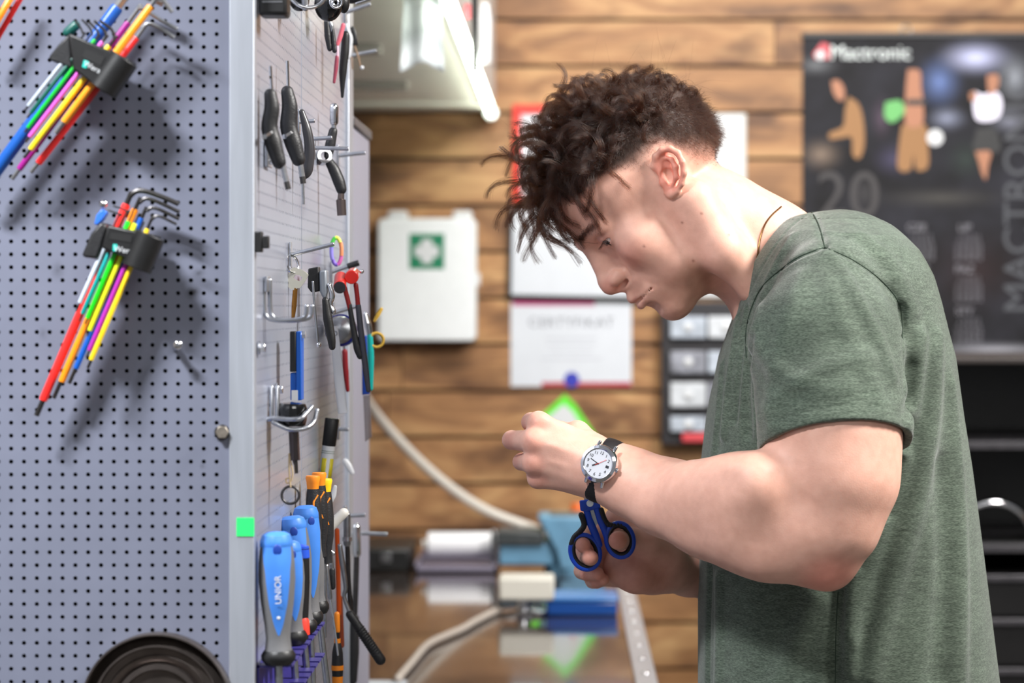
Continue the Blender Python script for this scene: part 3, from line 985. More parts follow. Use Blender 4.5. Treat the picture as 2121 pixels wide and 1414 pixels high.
hex_key('hex_key', c1, [(325, 780), (860, 66), (905, 4), (945, -8), (1010, 72)], [(884, 35), (374, 716)], dA, 14, 22, (255, 158, 36), 'thick orange sleeved hex key in the upper black holder', G1)
hex_key('hex_key', c1, [(180, 1010), (800, 222), (835, 165), (880, 140), (960, 178), (1022, 222)], [(800, 220), (224, 957)], dB, 14, 21, (226, 44, 44), 'red sleeved hex key, rightmost in the upper black holder', G1)
hex_key('hex_key', c1, [(70, 1050), (760, 120), (815, 50), (870, 72), (960, 128), (1040, 170)], [(752, 130), (112, 992)], dB, 13, 19, (150, 28, 130), 'dark magenta sleeved hex key behind the yellow one', G1)
hex_key('hex_key', c1, [(-100, 1105), (680, 55), (745, -35), (800, -45), (960, 20)], [(690, 40), (-55, 1045)], 1.974, 26, 38, (22, 84, 168), 'thickest blue sleeved hex key in the upper black holder', G1)

t = thing('key_holder', 'upper black folding plastic holder for the long hex keys', 'tool holder', W(*c1(530, 360), 1.97))
P_ = lambda l, d: [W(*c1(*p), d) for p in l]
obj('holder_body', MB().prism(P_([(400, 192), (755, 346), (612, 546), (425, 402)], 1.942), (0, 0.040, 0)), blackpl, t, bevel=0.0015)
obj('clip_arm', MB().prism(P_([(402, 200), (425, 402), (292, 352), (284, 332), (340, 262)], 1.952), (0, 0.032, 0)), blackrub, t, bevel=0.002)
obj('barrel', MB().tube(P_([(728, 342), (600, 528)], 1.950), 0.0125, 20), blackpl, t, bevel=0.0005)
obj('clip_tab', MB().tube(P_([(398, 190), (442, 150)], 1.975), 0.0042, 12, rnd=True), mat('dark_teal_plastic', (14, 84, 76), 0.4), t)
obj('recess', MB().prism(P_([(500, 285), (615, 335), (590, 385), (480, 335)], 1.9415), (0, 0.0006, 0)), mat('black_matt', (14, 14, 15), 0.7), t)
teal = mat('logo_teal', (40, 196, 180), 0.4)
obj('logo_mark', MB().prism(P_([(492, 350), (520, 360), (505, 400), (480, 392)], 1.9412), (0, 0.0006, 0)), teal, t)
text('lettering', 'Wera', W(*c1(540, 394), 1.941), 0.0062, whitepl, t, rot=(math.pi / 2, math.radians(28), 0))

dA, dB = 1.958, 1.972
hex_key('torx_key', c2, [(372, 670), (565, 235), (590, 205), (565, 190), (528, 178)], [(508, 362), (389, 630)], dA, 5, 11, (206, 214, 226), 'whitish sleeved key, leftmost in the lower black holder', G2)
hex_key('torx_key', c2, [(388, 718), (600, 222), (628, 195), (600, 172), (552, 156)], [(532, 385), (402, 683)], dA, 5, 11, (0, 152, 150), 'teal sleeved key in the lower black holder', G2)
hex_key('torx_key', c2, [(415, 732), (640, 205), (648, 185)], [(628, 232), (427, 706)], dA, 5, 12, (24, 216, 32), 'bright green sleeved key in the lower black holder', G2)
hex_key('torx_key', c2, [(425, 792), (660, 238), (668, 220)], [(660, 242), (438, 765)], dA, 5, 12, (222, 240, 36), 'lime yellow sleeved key in the lower black holder', G2)
hex_key('torx_key', c2, [(422, 895), (680, 285), (692, 258)], [(665, 322), (436, 862)], dA, 6, 12, (174, 44, 168), 'magenta sleeved key in the lower black holder', G2)
hex_key('torx_key', c2, [(428, 948), (722, 262), (740, 226), (775, 206), (862, 246)], [(720, 268), (444, 908)], dA, 8, 12, (255, 214, 34), 'golden yellow sleeved key, rightmost in the lower black holder', G2)
hex_key('torx_key', c2, [(178, 1180), (600, 190), (640, 105), (692, 82), (790, 112), (872, 147)], [(618, 148), (210, 1105)], dB, 14, 21, (240, 44, 40), 'longest red sleeved key in the lower black holder', G2)
hex_key('torx_key', c2, [(262, 1095), (645, 205), (688, 135), (738, 124), (876, 186)], [(660, 172), (300, 1014)], dB, 11, 17, (255, 146, 26), 'orange sleeved key in the lower black holder', G2)
hex_key('torx_key', c2, [(338, 1022), (680, 240), (718, 180), (762, 168), (874, 220)], [(690, 215), (370, 950)], dB, 10, 14, (18, 88, 184), 'blue sleeved key in the lower black holder', G2)
t = thing('key_holder', 'lower black folding plastic holder for the shorter keys', 'tool holder', W(*c2(610, 360), 1.97))
P_ = lambda l, d: [W(*c2(*p), d) for p in l]
obj('holder_body', MB().prism(P_([(525, 250), (752, 298), (688, 474), (600, 408), (494, 360)], 1.946), (0, 0.038, 0)), blackpl, t, bevel=0.0015)
obj('clip_arm', MB().prism(P_([(522, 252), (492, 232), (442, 292), (400, 392), (404, 406), (474, 416), (494, 360)], 1.954), (0, 0.032, 0)), blackrub, t, bevel=0.002)
obj('barrel', MB().tube(P_([(734, 298), (666, 460)], 1.953), 0.0125, 20), blackpl, t, bevel=0.0005)
obj('blue_tab', MB().prism(P_([(458, 246), (470, 200), (498, 168), (522, 188), (505, 218), (476, 250)], 1.966), (0, 0.01, 0)), mat('tab_blue', (52, 112, 214), 0.35), t, bevel=0.001)
obj('release_knob', MB().ball(W(*c2(505, 147), 1.966), 0.0036), chrome, t)
obj('recess', MB().prism(P_([(540, 285), (645, 300), (640, 335), (533, 318)], 1.9455), (0, 0.0006, 0)), mat('black_matt', (14, 14, 15), 0.7), t)
obj('logo_mark', MB().prism(P_([(552, 342), (572, 344), (570, 378), (550, 376)], 1.9452), (0, 0.0006, 0)), teal, t)
text('lettering', 'Wera', W(*c2(602, 372), 1.945), 0.0066, whitepl, t, rot=(math.pi / 2, math.radians(9), 0))
G3 = 'keys at the upper left corner of the board'
hex_key('hex_key', c1, [(-90, 250), (90, -60)], [(-70, 215), (70, -25)], 1.97, 12, 20, (255, 140, 30), 'orange sleeved key at the upper left corner of the board', G3)
hex_key('hex_key', c1, [(-60, 300), (150, -60)], [(-40, 265), (135, -35)], 1.978, 12, 17, (190, 26, 26), 'red sleeved key at the upper left corner of the board', G3)

t = thing('screw', 'small shiny screw sticking out of the grey board', 'screw', W(366, 718, 1.99))
obj('shank', MB().cyl(W(364, 721, 2.0), W(367, 717, 1.982), 0.0025), chrome, t)
obj('screw_head', MB().ell(W(368, 714, 1.98), (0.0042, 0, 0), (0, 0.003, 0), (0, 0, 0.0042)), chrome, t)
t = thing('hex_bolt', 'dull hexagon bolt at the right edge of the grey board', 'bolt', W(460, 895, 1.995))
obj('washer', MB().cyl(W(460, 895, 2.0), W(460, 895, 1.9985), 0.0064), darksteel, t, bevel=0.0003)
obj('bolt_head', MB().tube([W(460, 895, 1.9985), W(460, 895, 1.9935)], 0.0056, 6), mat('dull_bolt', (146, 138, 128), 0.4, 0.8, 0.2, 300), t, bevel=0.0005)

t = thing('parts_tray', 'dark round metal tray with concentric ridges at the foot of the board', 'tray', W(330, 1462, 2.0))
px2 = lambda r: r / F * 1.985
prof = [(0, 2), (70, 2), (77, 3), (80, 6.5), (90, 6.5), (93, 3), (106, 8), (109, 8.5), (112, 7.5), (126, 9), (129, 14), (132, 14), (134, 12), (150, 7), (152, 14), (154, 18), (157, 18), (159, 15), (157, 1), (150, 0), (0, 0)]
obj('tray_dish', MB().lathe(W(330, 1463, 2.0 - 0.0005), (0, -1, 0), [(px2(r), h * 0.001) for r, h in prof], 72), mat('dark_bronze_metal', (104, 96, 92), 0.36, 0.85, 0.2, 60), t)
obj('centre_boss', MB().lathe(W(330, 1463, 1.998), (0, -1, 0), [(0, 0), (0.011, 0), (0.010, 0.003), (0, 0.003)], 28), darksteel, t)

# ------------------------------------------------------------------ tools on the side board
def dS(px, off=0.0):
    """distance of a point seen at column px that stands off the side board by off metres"""
    return F * (XS + off) / (px - CX)


def tubepx(pts, d, r, seg=14, rnd=True, n=5, flat=None):
    """tube through pixels at distance d (or (x, y, d)); r in px"""
    P = [W(p[0], p[1], p[2] if len(p) > 2 else d) for p in pts]
    rr = list(r) if hasattr(r, '__len__') else [r] * len(P)
    if len(P) > 2 and n > 1:
        Q = catmull(P, n)
        rr = list(np.interp(np.linspace(0, len(P) - 1, len(Q)), np.arange(len(P)), rr))
        P = Q
    dd = d
    return MB().tube(P, [q / F * dd for q in rr], seg, rnd=rnd, flat=flat)


def peg(x0, y0, x1, y1, label, r=4.3, tip=None):
    d = min(dS(x0), 2.888)
    a, b = W(x0, y0, d), W(x1, y1, d)
    a.x = XS + 0.0005
    t = thing('peg_hook', label, 'hook', a, 'steel pegs on the side board')
    obj('pin', MB().tube([a, b - (b - a) * 0.1, b], [r / F * d] * 3, 14, rnd=False), zinc, t, bevel=0.0004)
    obj('base_plate', MB().box((XS, d - 0.006, a.z - 0.012), (XS + 0.0018, d + 0.006, a.z + 0.012)), zinc, t, bevel=0.0005)
    if tip:
        m = b + (b - a).normalized() * 0.002
        obj('rubber_tip', MB().tube([a.lerp(b, 0.62), m], [r * 1.5 / F * d] * 2, 14), blackrub, t, bevel=0.0006)
    return t


for x0, y0, x1, y1, l in ((618, 253, 652, 250, 'short steel peg above the black L-handled keys, uppermost of four'), (640, 288, 688, 285, 'steel peg second from the top beside the black handles'),
                          (650, 306, 722, 308, 'long steel peg above the hollow socket ring'), (700, 322, 757, 316, 'steel peg just right of the hollow socket ring'),
                          (600, 528, 692, 505, 'long steel peg carrying the bottle opener'), (690, 648, 738, 634, 'steel peg above the blue and steel spool'),
                          (714, 1068, 757, 1066, 'steel peg behind the white handled tool'), (728, 1103, 803, 1106, 'long steel peg at the lower far corner post'),
                          (715, 26, 768, 8, 'steel peg under the black roller at the top edge'), (727, 116, 780, 105, 'steel peg in front of the overhead cabinet'),
                          (700, 888, 722, 889, 'stubby steel peg right of the marker cap')):
    peg(x0, y0, x1, y1, l)
peg(686, 563, 740, 545, 'steel peg with a black rubber tip above the red pliers', tip=True)

# black bent-handled keys
def p_key(pathpts, rs, d, top, low, stub, label):
    t = thing('handled_hex_key', label, 'hex key', W(*pathpts[0], d), 'black handled keys on the side board')
    obj('grip', tubepx(pathpts, d, rs, 20), blackrub, t)
    obj('thin_blade', tubepx([top[0], top[1]], d, 3.6, 6, False), chrome, t)
    o = obj('thick_blade', tubepx([low[0], low[1]], d, 6.2, 6, False), steel, t)
    m = [low[0][i] + (low[1][i] - low[0][i]) * 0.72 for i in (0, 1)]
    obj('black_tip', tubepx([m, (low[1][0] + 0.5, low[1][1] + 1)], d, 6.6, 6, False), darksteel, o)
    obj('side_blade', MB().tube([W(stub[0] + 8, stub[1] - 6, d), W(stub[0] - 8, stub[1] + 4, d - 0.03)], 5.6 / F * d, 6), chrome, t)
    return t


p_key([(560, 196), (563, 225), (558, 262), (566, 296), (578, 336)], [13, 16, 17, 18, 14.5], dS(565, 0.011), ((563, 195), (560, 137)), ((585, 338), (597, 391)), (556, 279),
      'black bent-handled hex key nearest the corner post')
p_key([(595, 190), (600, 222), (598, 262), (608, 298), (618, 330)], [13, 16.5, 18, 18, 14.5], dS(602, 0.012), ((597, 190), (595, 126)), ((621, 332), (628, 379)), (597, 279),
      'black bent-handled hex key second from the corner post')
t = thing('handled_hex_key', 'thin grey-black torx driver hidden behind the two bent handles', 'hex key', W(630, 300, dS(632, .012)), 'black handled keys on the side board')
d_ = dS(634, 0.012)
obj('grip', tubepx([(625, 232), (636, 270), (641, 310), (636, 352), (628, 366)], d_, [6, 10, 11, 12, 8], 16), mat('grey_black_plastic', (58, 57, 60), 0.3), t)
obj('thin_blade', tubepx([(627, 366), (629, 423)], d_, 3, 6, False), steel, t)
t = thing('wall_bracket', 'small steel bracket plate under the nearest black handle', 'bracket', W(552, 320, dS(550, .002)))
obj('plate', MB().box((XS, dS(548), W(0, 346, 2.08).z), (XS + 0.003, dS(548) + 0.03, W(0, 292, 2.08).z)), zinc, t, bevel=0.0006)
for yy in (312, 333):
    obj('bolt', MB().cyl((XS + 0.003, dS(548) + 0.015, W(0, yy, 2.08).z), (XS + 0.006, dS(548) + 0.015, W(0, yy, 2.08).z), 0.003), chrome, t)

# socket driver with a ring end
d_ = dS(690, 0.015)
t = thing('socket_driver', 'socket wrench with a hollow ring and black bent grip by the long peg', 'wrench', W(690, 300, d_))
obj('upper_socket', tubepx([(692, 222), (692, 252)], d_, 9, 20), chrome, t)
obj('neck', tubepx([(692, 252), (691, 275)], d_, 5, 14), steel, t)
obj('upper_grip', tubepx([(690, 272), (684, 300), (680, 322)], d_, [9, 11, 9], 16), blackrub, t)
ra = W(671, 324, d_ - 0.006)
obj('ring_socket', MB().lathe(ra, (0.25, -1, 0.1), [(0.0045, 0.006), (0.0078, 0.006), (0.0080, -0.012), (0.0045, -0.012)], 28, closed=True), chrome, t)
obj('lower_grip', tubepx([(681, 334), (692, 352), (702, 376), (707, 392)], d_, [9, 12, 12.5, 11], 16), blackrub, t)
obj('lower_socket', tubepx([(707, 392), (706, 412), (706, 414), (708, 446)], d_, [6, 7, 10, 9.5], 16, False, 1), mat('brown_steel', (120, 108, 104), 0.3, 0.9), t)

t = thing('black_clip', 'small square black plastic clip beside the corner post', 'clip', W(540, 500, dS(535, .006)))
d_ = dS(532, 0.002)
a, b = W(531, 522, d_), W(546, 479, d_)
obj('clip_base', MB().box((XS, d_, a.z), (XS + 0.006, d_ + 0.012, b.z)), blackpl, t, bevel=0.0008)
obj('clip_jaw', MB().box((XS + 0.006, d_ + 0.001, W(0, 514, d_).z), (XS + 0.0115, d_ + 0.010, W(0, 488, d_).z)), blackpl, t, bevel=0.0008)

# bottle opener on its split ring
def o2(x, y):
    return 520 + x / 4.713, 400 + y / 4.713


d_ = 2.252
t = thing('bottle_opener', 'cream metal bottle opener with a brass blade hanging on a ring', 'opener', W(605, 560, d_))
outer = [(385, 742), (418, 720), (500, 748), (562, 790), (545, 830), (518, 872), (478, 925), (440, 930), (405, 955), (360, 910), (366, 872), (350, 850), (362, 800)]
inner = [(432, 795), (470, 800), (505, 822), (478, 862), (440, 845), (412, 828)]
hd = MB()
n = 24


def ringpts(poly, n):
    pts = [Vector((*p, 0)) for p in poly]
    c = Vector((450, 825, 0))
    out = []
    for k in range(n):
        a = 2 * math.pi * k / n
        dv = Vector((math.cos(a), math.sin(a), 0))
        best = 0
        for i in range(len(pts)):
            p, q_ = pts[i] - c, pts[(i + 1) % len(pts)] - c
            den = dv.x * (q_ - p).y - dv.y * (q_ - p).x
            if abs(den) < 1e-9:
                continue
            s = (p.x * (q_ - p).y - p.y * (q_ - p).x) / den
            u = (p.x * dv.y - p.y * dv.x) / den
            if 0 <= u <= 1 and s > best:
                best = s
        out.append(c + dv * best)
    return out


ro_, ri_ = ringpts(outer, n), ringpts(inner, n)
V = [W(*o2(p.x, p.y), d_) for p in ro_] + [W(*o2(p.x, p.y), d_) for p in ri_]
V += [v + Vector((0, 0.0022, 0)) for v in V]
fs = []
for k in range(n):
    j = (k + 1) % n
    fs += [(k, n + k, n + j, j), (2 * n + k, 2 * n + j, 3 * n + j, 3 * n + k), (k, j, 2 * n + j, 2 * n + k), (n + k, 3 * n + k, 3 * n + j, n + j)]
obj('opener_head', MB().add(V, fs), mat('cream_metal', (226, 222, 204), 0.25, 0.5), t)
obj('brass_blade', MB().tube([W(*o2(432, 925), d_ + .001), W(*o2(420, 1100), d_ + .001), W(*o2(408, 1240), d_ + .001)], [0.0022, 0.0024, 0.0014], 10, flat=((1, 0, 0), 1, 0.5)), mat('brass', (170, 118, 56), 0.28, 0.95), t)
obj('split_ring', MB().torus(W(*o2(400, 690), d_), (0.8, -0.55, 0.2), 0.0085, 0.0011, 32, 8), chrome, t)

# double wire hook
t = thing('wire_hook', 'double U-shaped wire hook below the bottle opener', 'hook', W(548, 600, dS(548)))
for dx, dd in ((0, 0.0), (13, 0.012)):
    d_ = dS(548) + dd
    obj('wire', tubepx([(546 + dx * 1.0, 580), (546.5 + dx, 632), (552 + dx, 655), (570 + dx, 663), (605 + dx * 0.9, 663), (628 + dx * 0.9, 658), (634 + dx * 0.9, 648), (635 + dx * 0.9, 634)], d_, 4.6, 12), zinc, t)
obj('base_plate', MB().box((XS, dS(548) - 0.004, W(0, 604, 2.07).z), (XS + 0.003, dS(548) + 0.018, W(0, 572, 2.07).z)), zinc, t, bevel=0.0006)

# blue and black marking cutter
d_ = dS(612, 0.016)
t = thing('cable_knife', 'blue and black flat tool with a white label patch', 'knife', W(612, 760, d_))
bx = lambda x0, y0, x1, y1, da, db: MB().box(tuple(W(x0, y1, d_) + Vector((0, da, 0))), tuple(W(x1, y0, d_) + Vector((0, db, 0))))
blue_t = mat('tool_blue', (12, 84, 178), 0.35)
obj('blue_body', bx(613, 686, 624, 829, 0, 0.022), blue_t, t, bevel=0.0008)
obj('lower_body', bx(601, 772, 613.2, 829, 0.001, 0.021), blue_t, t, bevel=0.0008)
obj('black_insert', bx(600.5, 686, 612.8, 770, -0.001, 0.018), blackpl, t, bevel=0.0008)
obj('white_patch', bx(604, 808, 617, 829, -0.0006, 0.0002), whitepl, t)
obj('nut', MB().tube([W(624, 693, d_ + .005), W(633, 693, d_ + .005)], 0.0035, 6), chrome, t)
for (x, y, l) in ((535, 720, 'small chrome bolt on the side board left of the blue tool'), (572, 806, 'chrome bolt stub above the black bit driver')):
    t = thing('hex_bolt', l, 'bolt', W(x, y, dS(x)))
    d_ = dS(x)
    obj('bolt_head', MB().tube([(XS + 0.0012, d_, W(0, y, d_).z), (XS + 0.006, d_, W(0, y, d_).z)], 0.0042, 6), chrome, t, bevel=0.0004)
    obj('washer', MB().cyl((XS, d_, W(0, y, d_).z), (XS + 0.0012, d_, W(0, y, d_).z), 0.006), zinc, t)

# bit driver in its steel hook
d_ = dS(607, 0.02)
t = thing('bit_driver', 'black handled driver with a dark steel shank, resting in a steel hook', 'screwdriver', W(606, 870, d_))
hb = MB().lathe(W(603, 884, d_), (0.03, 0.0, 1), [(0, 0), (0.0122, 0.001), (0.0135, 0.006), (0.0138, 0.016), (0.0120, 0.0205), (0, 0.022)], 28)
obj('handle', hb, mat('gloss_black', (10, 10, 11), 0.12, 0, coat=0.5), t)
obj('shank', tubepx([(608, 888), (611, 953)], d_, 11, 8, False), mat('blackened_steel', (92, 84, 84), 0.22, 0.95), t, bevel=0.0005)
obj('bit', tubepx([(611, 953), (613, 962), (614, 980)], d_, [6, 4.5, 4], 6, False, 1), darksteel, t)
t = thing('wire_hook', 'steel hook with bent arms holding the black bit driver', 'hook', W(560, 865, dS(545)))
d0_ = d_ - 0.0155
obj('wire', tubepx([(541, 958, d_ - .012), (541, 905, d_ - .014), (545, 876, d0_), (562, 866, d0_), (590, 868, d0_), (620, 867, d0_), (634, 856, d0_ + .006), (646, 842, d0_ + .014)], d0_, 5, 12), zinc, t)
obj('wire', tubepx([(566, 874, d0_), (600, 889, d0_ + .001), (634, 886, d0_ + .004), (651, 872, d0_ + .012), (657, 850, d0_ + .016)], d0_, 5, 12), zinc, t)
for x in (562, 574):
    obj('upright', tubepx([(x, 802, d_ - .006), (x, 868, d_ - .010)], d_, 5, 12), zinc, t)
t = thing('cord_ring', 'dark metal ring hanging on a tan cord', 'ring', W(602, 1000, d_))
obj('ring', MB().torus(W(601.5, 1025, d_ - .002), (0.15, -1, 0.1), 0.0075, 0.0012, 36, 10), darksteel, t)
obj('cord', tubepx([(599, 940), (599, 970), (601, 1000), (602, 1008)], d_ - .002, 2.0, 8), mat('tan_cord', (202, 178, 140), 0.8), t)
obj('cord_tail', tubepx([(600, 945), (606, 975), (605, 990), (601, 998), (594, 1000), (592, 992), (597, 990)], d_ - .002, 1.6, 8), mat('tan_cord', (202, 178, 140), 0.8), t)

# felt marker
d_ = dS(690, 0.014)
t = thing('marker_pen', 'white marker pen with a black cap and yellow label', 'pen', W(682, 950, d_))
top, bot = W(688, 866, d_), W(664, 1062, d_)
ax = bot - top
at = lambda f: top + ax * f
r_ = 14.6 / F * d_
obj('cap', MB().tube([at(0), at(.01), at(.28), at(.29)], [r_ * .92, r_, r_ * 0.98, r_ * .93], 24), blackpl, t)
obj('barrel', MB().tube([at(.285), at(.98), at(1.0)], [r_ * .92, r_ * .9, r_ * .8], 24), whitepl, t)
yl = mat('label_olive_yellow', (190, 176, 24), 0.4)
for a0, a1 in ((-78, -18), (12, 62)):
    u_, v_, w_ = frame_of(ax)
    cam_dir = Vector((0.25, -1, 0)).normalized()
    e1 = (cam_dir - w_ * cam_dir.dot(w_)).normalized(); e2 = w_.cross(e1)
    vs, fs = [], []
    for i in range(5):
        for f in (.42, .68):
            a = math.radians(a0 + (a1 - a0) * i / 4)
            vs.append(at(f) + (e1 * math.cos(a) + e2 * math.sin(a)) * r_ * 0.925)
    for i in range(4):
        fs.append((2 * i, 2 * i + 2, 2 * i + 3, 2 * i + 1))
    lab = obj('yellow_label', MB().add(vs, fs), yl, t)
    lab.modifiers.new('thick', 'SOLIDIFY').thickness = 0.0002
for f in (.345, .365):
    obj('ring_line', MB().torus(at(f), ax, r_ * 0.915, 0.00025, 28, 6), mat('ink_green', (40, 90, 50), 0.5), t)

# precision screwdrivers
org = mat('screwdriver_orange', (246, 142, 34), 0.4)
for (x, y, off, colr, lab) in ((648, 984, .016, org, 'black and orange screwdriver in front of two others below the marker'), (661, 977, .018, org, 'black and orange screwdriver just behind the first'),
                               (673, 990, .018, mat('cap_yellow', (250, 206, 30), 0.4), 'black screwdriver with a yellow end cap')):
    d_ = dS(x, off)
    t = thing('precision_screwdriver', lab, 'screwdriver', W(x, y, d_), 'slim screwdrivers below the marker')
    k = 1 / F * d_
    top = W(x, y, d_)
    obj('end_cap', MB().lathe(top, (0, 0, -1), [(0, 0), (14 * k, 1 * k), (15.5 * k, 5 * k), (13.5 * k, 14 * k), (12 * k, 28 * k), (0, 28 * k)], 24), colr, t)
    obj('grip', MB().lathe(top, (0.02, 0, -1), [(0, 28 * k), (12.5 * k, 28 * k), (15 * k, 50 * k), (17 * k, 80 * k), (16 * k, 120 * k), (11 * k, 150 * k), (12 * k, 175 * k), (0, 178 * k)], 24), blackrub, t)
    obj('orange_stripe', MB().tube([top + Vector((9 * k, -13 * k, -95 * k)), top + Vector((3 * k, -16.4 * k, -80 * k)), top + Vector((3 * k, -14.6 * k, -54 * k)), top + Vector((11 * k, -8.6 * k, -40 * k))], 2.2 * k, 8), org, t)
    obj('blade', MB().cyl(top + Vector((0, 0, -176 * k)), top + Vector((0, 0, -330 * k)), 3.2 * k), steel, t)

# blue and grey screwdrivers in the violet rack
ZR = -0.2965 + CAMZ
grip_blue, grip_grey = mat('handle_blue', (66, 128, 214), 0.38, 0, 0.05, 40), mat('handle_grey', (104, 104, 106), 0.55, 0, 0.08, 60, bump=0.15, bscale=900)
deep_blue = mat('slot_blue', (14, 58, 150), 0.5)


def big_driver(x, off, ht, rpx, lean, label, letters=None, face=(0.18, -1)):
    d_ = dS(x, off)
    t = thing('screwdriver', label, 'screwdriver', (W(x, 0, d_).x, d_, ZR), 'blue and grey screwdrivers in the violet rack')
    R = rpx / F * d_
    o = Vector((W(x, 0, d_).x, d_, ZR))
    axis = Vector((lean, 0, 1)).normalized()
    P_ = [(0, 0), (.84, 0), (.86, .015), (.72, .09), (.66, .17), (.72, .27), (.90, .45), (1.0, .62), (.98, .76), (.90, .86), (.86, .90)]
    obj('grip', MB().lathe(o, axis, [(R * a, ht * b) for a, b in P_] + [(0, ht * .90)], 36), grip_grey, t)
    obj('blue_end', MB().lathe(o, axis, [(R * .84, ht * .875), (R * .90, ht * .89), (R * .88, ht * .93), (R * .76, ht * .975), (R * .5, ht * .995), (0, ht)], 36), grip_blue, t)
    u, v, w = frame_of(axis)
    cd = Vector((face[0], face[1], 0)).normalized()
    e1 = (cd - w * cd.dot(w)).normalized(); e2 = w.cross(e1)
    hs = np.linspace(.20, .905, 16)
    vs, fs = [], []
    for h in hs:
        rr = np.interp(h, [b for a, b in P_], [a for a, b in P_]) * R * 1.012
        wd = math.radians(np.interp(h, [.20, .28, .45, .7, .905], [4, 20, 34, 42, 62]))
        for k in range(9):
            a = -wd + 2 * wd * k / 8
            vs.append(o + axis * ht * h + (e1 * math.cos(a) + e2 * math.sin(a)) * rr)
    for i in range(len(hs) - 1):
        for k in range(8):
            q_ = i * 9 + k
            fs.append((q_, q_ + 1, q_ + 10, q_ + 9))
    obj('blue_panel', MB().add(vs, fs), grip_blue, t)
    obj('hanging_slot', MB().ell(o + axis * ht * .865 + e1 * R * .895, e2 * R * .24, axis * R * .32, e1 * R * .05, 18, 10), deep_blue, t)
    if letters:
        z = e1
        m3 = Matrix((-axis, -e2, z)).transposed() if False else Matrix((axis, -e2 * -1, z)).transposed()
        # lettering runs up the handle
        X, Y = axis, e1.cross(axis)
        rm = Matrix((X, Y, e1)).transposed()
        tx = text('lettering', letters, o + axis * ht * .56 + e1 * R * 1.03 + e2 * R * .20 * 0, 0.0075, whitepl, t, extrude=0.0001)
        tx.rotation_euler = rm.to_euler()
        obj('white_dot', MB().ell(o + axis * ht * .34 + e1 * R * .80, e2 * R * .10, axis * R * .10, e1 * R * .02, 12, 6), whitepl, t)
    obj('ferrule', MB().lathe(o, axis, [(0, -.004), (R * .7, -.004), (R * .92, 0), (R * .95, .004), (R * .8, .008), (0, .008)], 28), blackpl, t)
    obj('blade', MB().cyl(o - axis * 0.003, o - axis * 0.11, 0.0033), steel, t)
    return t


big_driver(577, .0178, .107, 38, -0.02, 'large blue and grey screwdriver nearest the corner post', 'UNIOR')
big_driver(607, .0165, .088, 32, -0.06, 'blue and grey screwdriver half hidden behind the nearest one', None, (0.5, -1))
big_driver(627, .0172, .104, 33, -0.10, 'blue and grey screwdriver, second tallest, with an oval slot', 'UNIOR')
big_driver(642, .0172, .108, 30, -0.04, 'blue and grey screwdriver, tallest one at the back', None, (0.6, -1))
big_driver(659, .0172, .080, 25, -0.12, 'slim blue and grey screwdriver, furthest in the rack', None, (-0.1, -1))
d_ = dS(622, .022)
t = thing('screwdriver', 'red blue and black screwdriver squeezed between the blue and grey ones', 'screwdriver', (W(622, 0, d_).x, d_, ZR), 'blue and grey screwdrivers in the violet rack')
o = Vector((W(624, 0, d_).x, d_, ZR))
obj('grip', MB().lathe(o, (0, 0, 1), [(0, 0), (.0065, 0), (.006, .01), (.0075, .05), (.007, .08), (0, .082)], 24), blackpl, t)
obj('red_flash', MB().lathe(o + Vector((0.0012, -.0012, 0)), (0, 0, 1), [(0.004, 0.002), (.0066, .004), (.006, .016), (.004, .02)], 24), mat('flash_red', (236, 62, 46), 0.4), t)
obj('blue_end', MB().lathe(o, (0, 0, 1), [(.006, .07), (.0076, .072), (.0068, .082), (0, .084)], 24), mat('flash_blue', (38, 84, 206), 0.35), t)
violet = mat('violet_plastic', (62, 56, 132), 0.35, trans=0.0)
t = thing('screwdriver_rack', 'dark violet two-tier plastic rack holding the blue and grey screwdrivers', 'rack', (XS, 2.15, ZR - 0.03))


def rack_plate(z0, ya, yb, out, teeth):
    """a plate with rounded notches between the blades"""
    mb = MB()
    mb.box((XS, ya, z0 - 0.002), (XS + out * 0.55, yb, z0))
    n = teeth
    w_ = (yb - ya) / n
    for i in range(n):
        mb.box((XS + out * 0.55, ya + i * w_ + w_ * .16, z0 - 0.002), (XS + out, ya + i * w_ + w_ * .84, z0))
    return mb


obj('upper_tier', rack_plate(ZR - 0.0045, 2.016, 2.30, 0.029, 9), violet, t)
obj('lower_tier', rack_plate(ZR - 0.034, 2.016, 2.30, 0.029, 9), violet, t)
obj('back_plate', MB().box((XS + 0.0002, 2.016, ZR - 0.075), (XS + 0.002, 2.30, ZR - 0.004)), violet, t)

# lower right group
d_ = dS(690, .02)
t = thing('hand_tool', 'tool with a fat white tubular handle above the orange rod', 'tool', W(694, 1082, d_))
obj('white_handle', tubepx([(673, 1108), (690, 1084), (712, 1062)], d_, [9, 11, 10.5], 18), mat('cream_white_plastic', (226, 222, 214), 0.45, 0, .05, 60), t)
obj('steel_neck', tubepx([(673, 1108), (668, 1125), (674, 1150)], d_, 2.2, 8), steel, t)
d_ = dS(698, .01)
t = thing('pry_rod', 'long flat orange rod behind the thin steel picks', 'rod', W(698, 1180, d_))
obj('rod', tubepx([(698, 1098), (700, 1180), (702, 1270)], d_, 5, 12), mat('vivid_orange', (240, 96, 24), 0.4), t)
obj('lower_sleeve', tubepx([(704, 1238), (708, 1336)], d_ + .01, 5.5, 12), mat('burnt_orange', (170, 78, 44), 0.45), t)
d_ = dS(698, .022)
t = thing('precision_screwdriver', 'black screwdriver with orange bands hanging upside down at the bottom', 'screwdriver', W(699, 1330, d_))
obj('end_cap', tubepx([(698, 1272), (699, 1306)], d_, [6, 5.5], 18), org, t)
obj('collar', tubepx([(699, 1306), (699, 1322)], d_, 4.5, 16, False), blackpl, t)
obj('orange_band', tubepx([(699, 1322), (699, 1332)], d_, 6.5, 16, False), org, t)
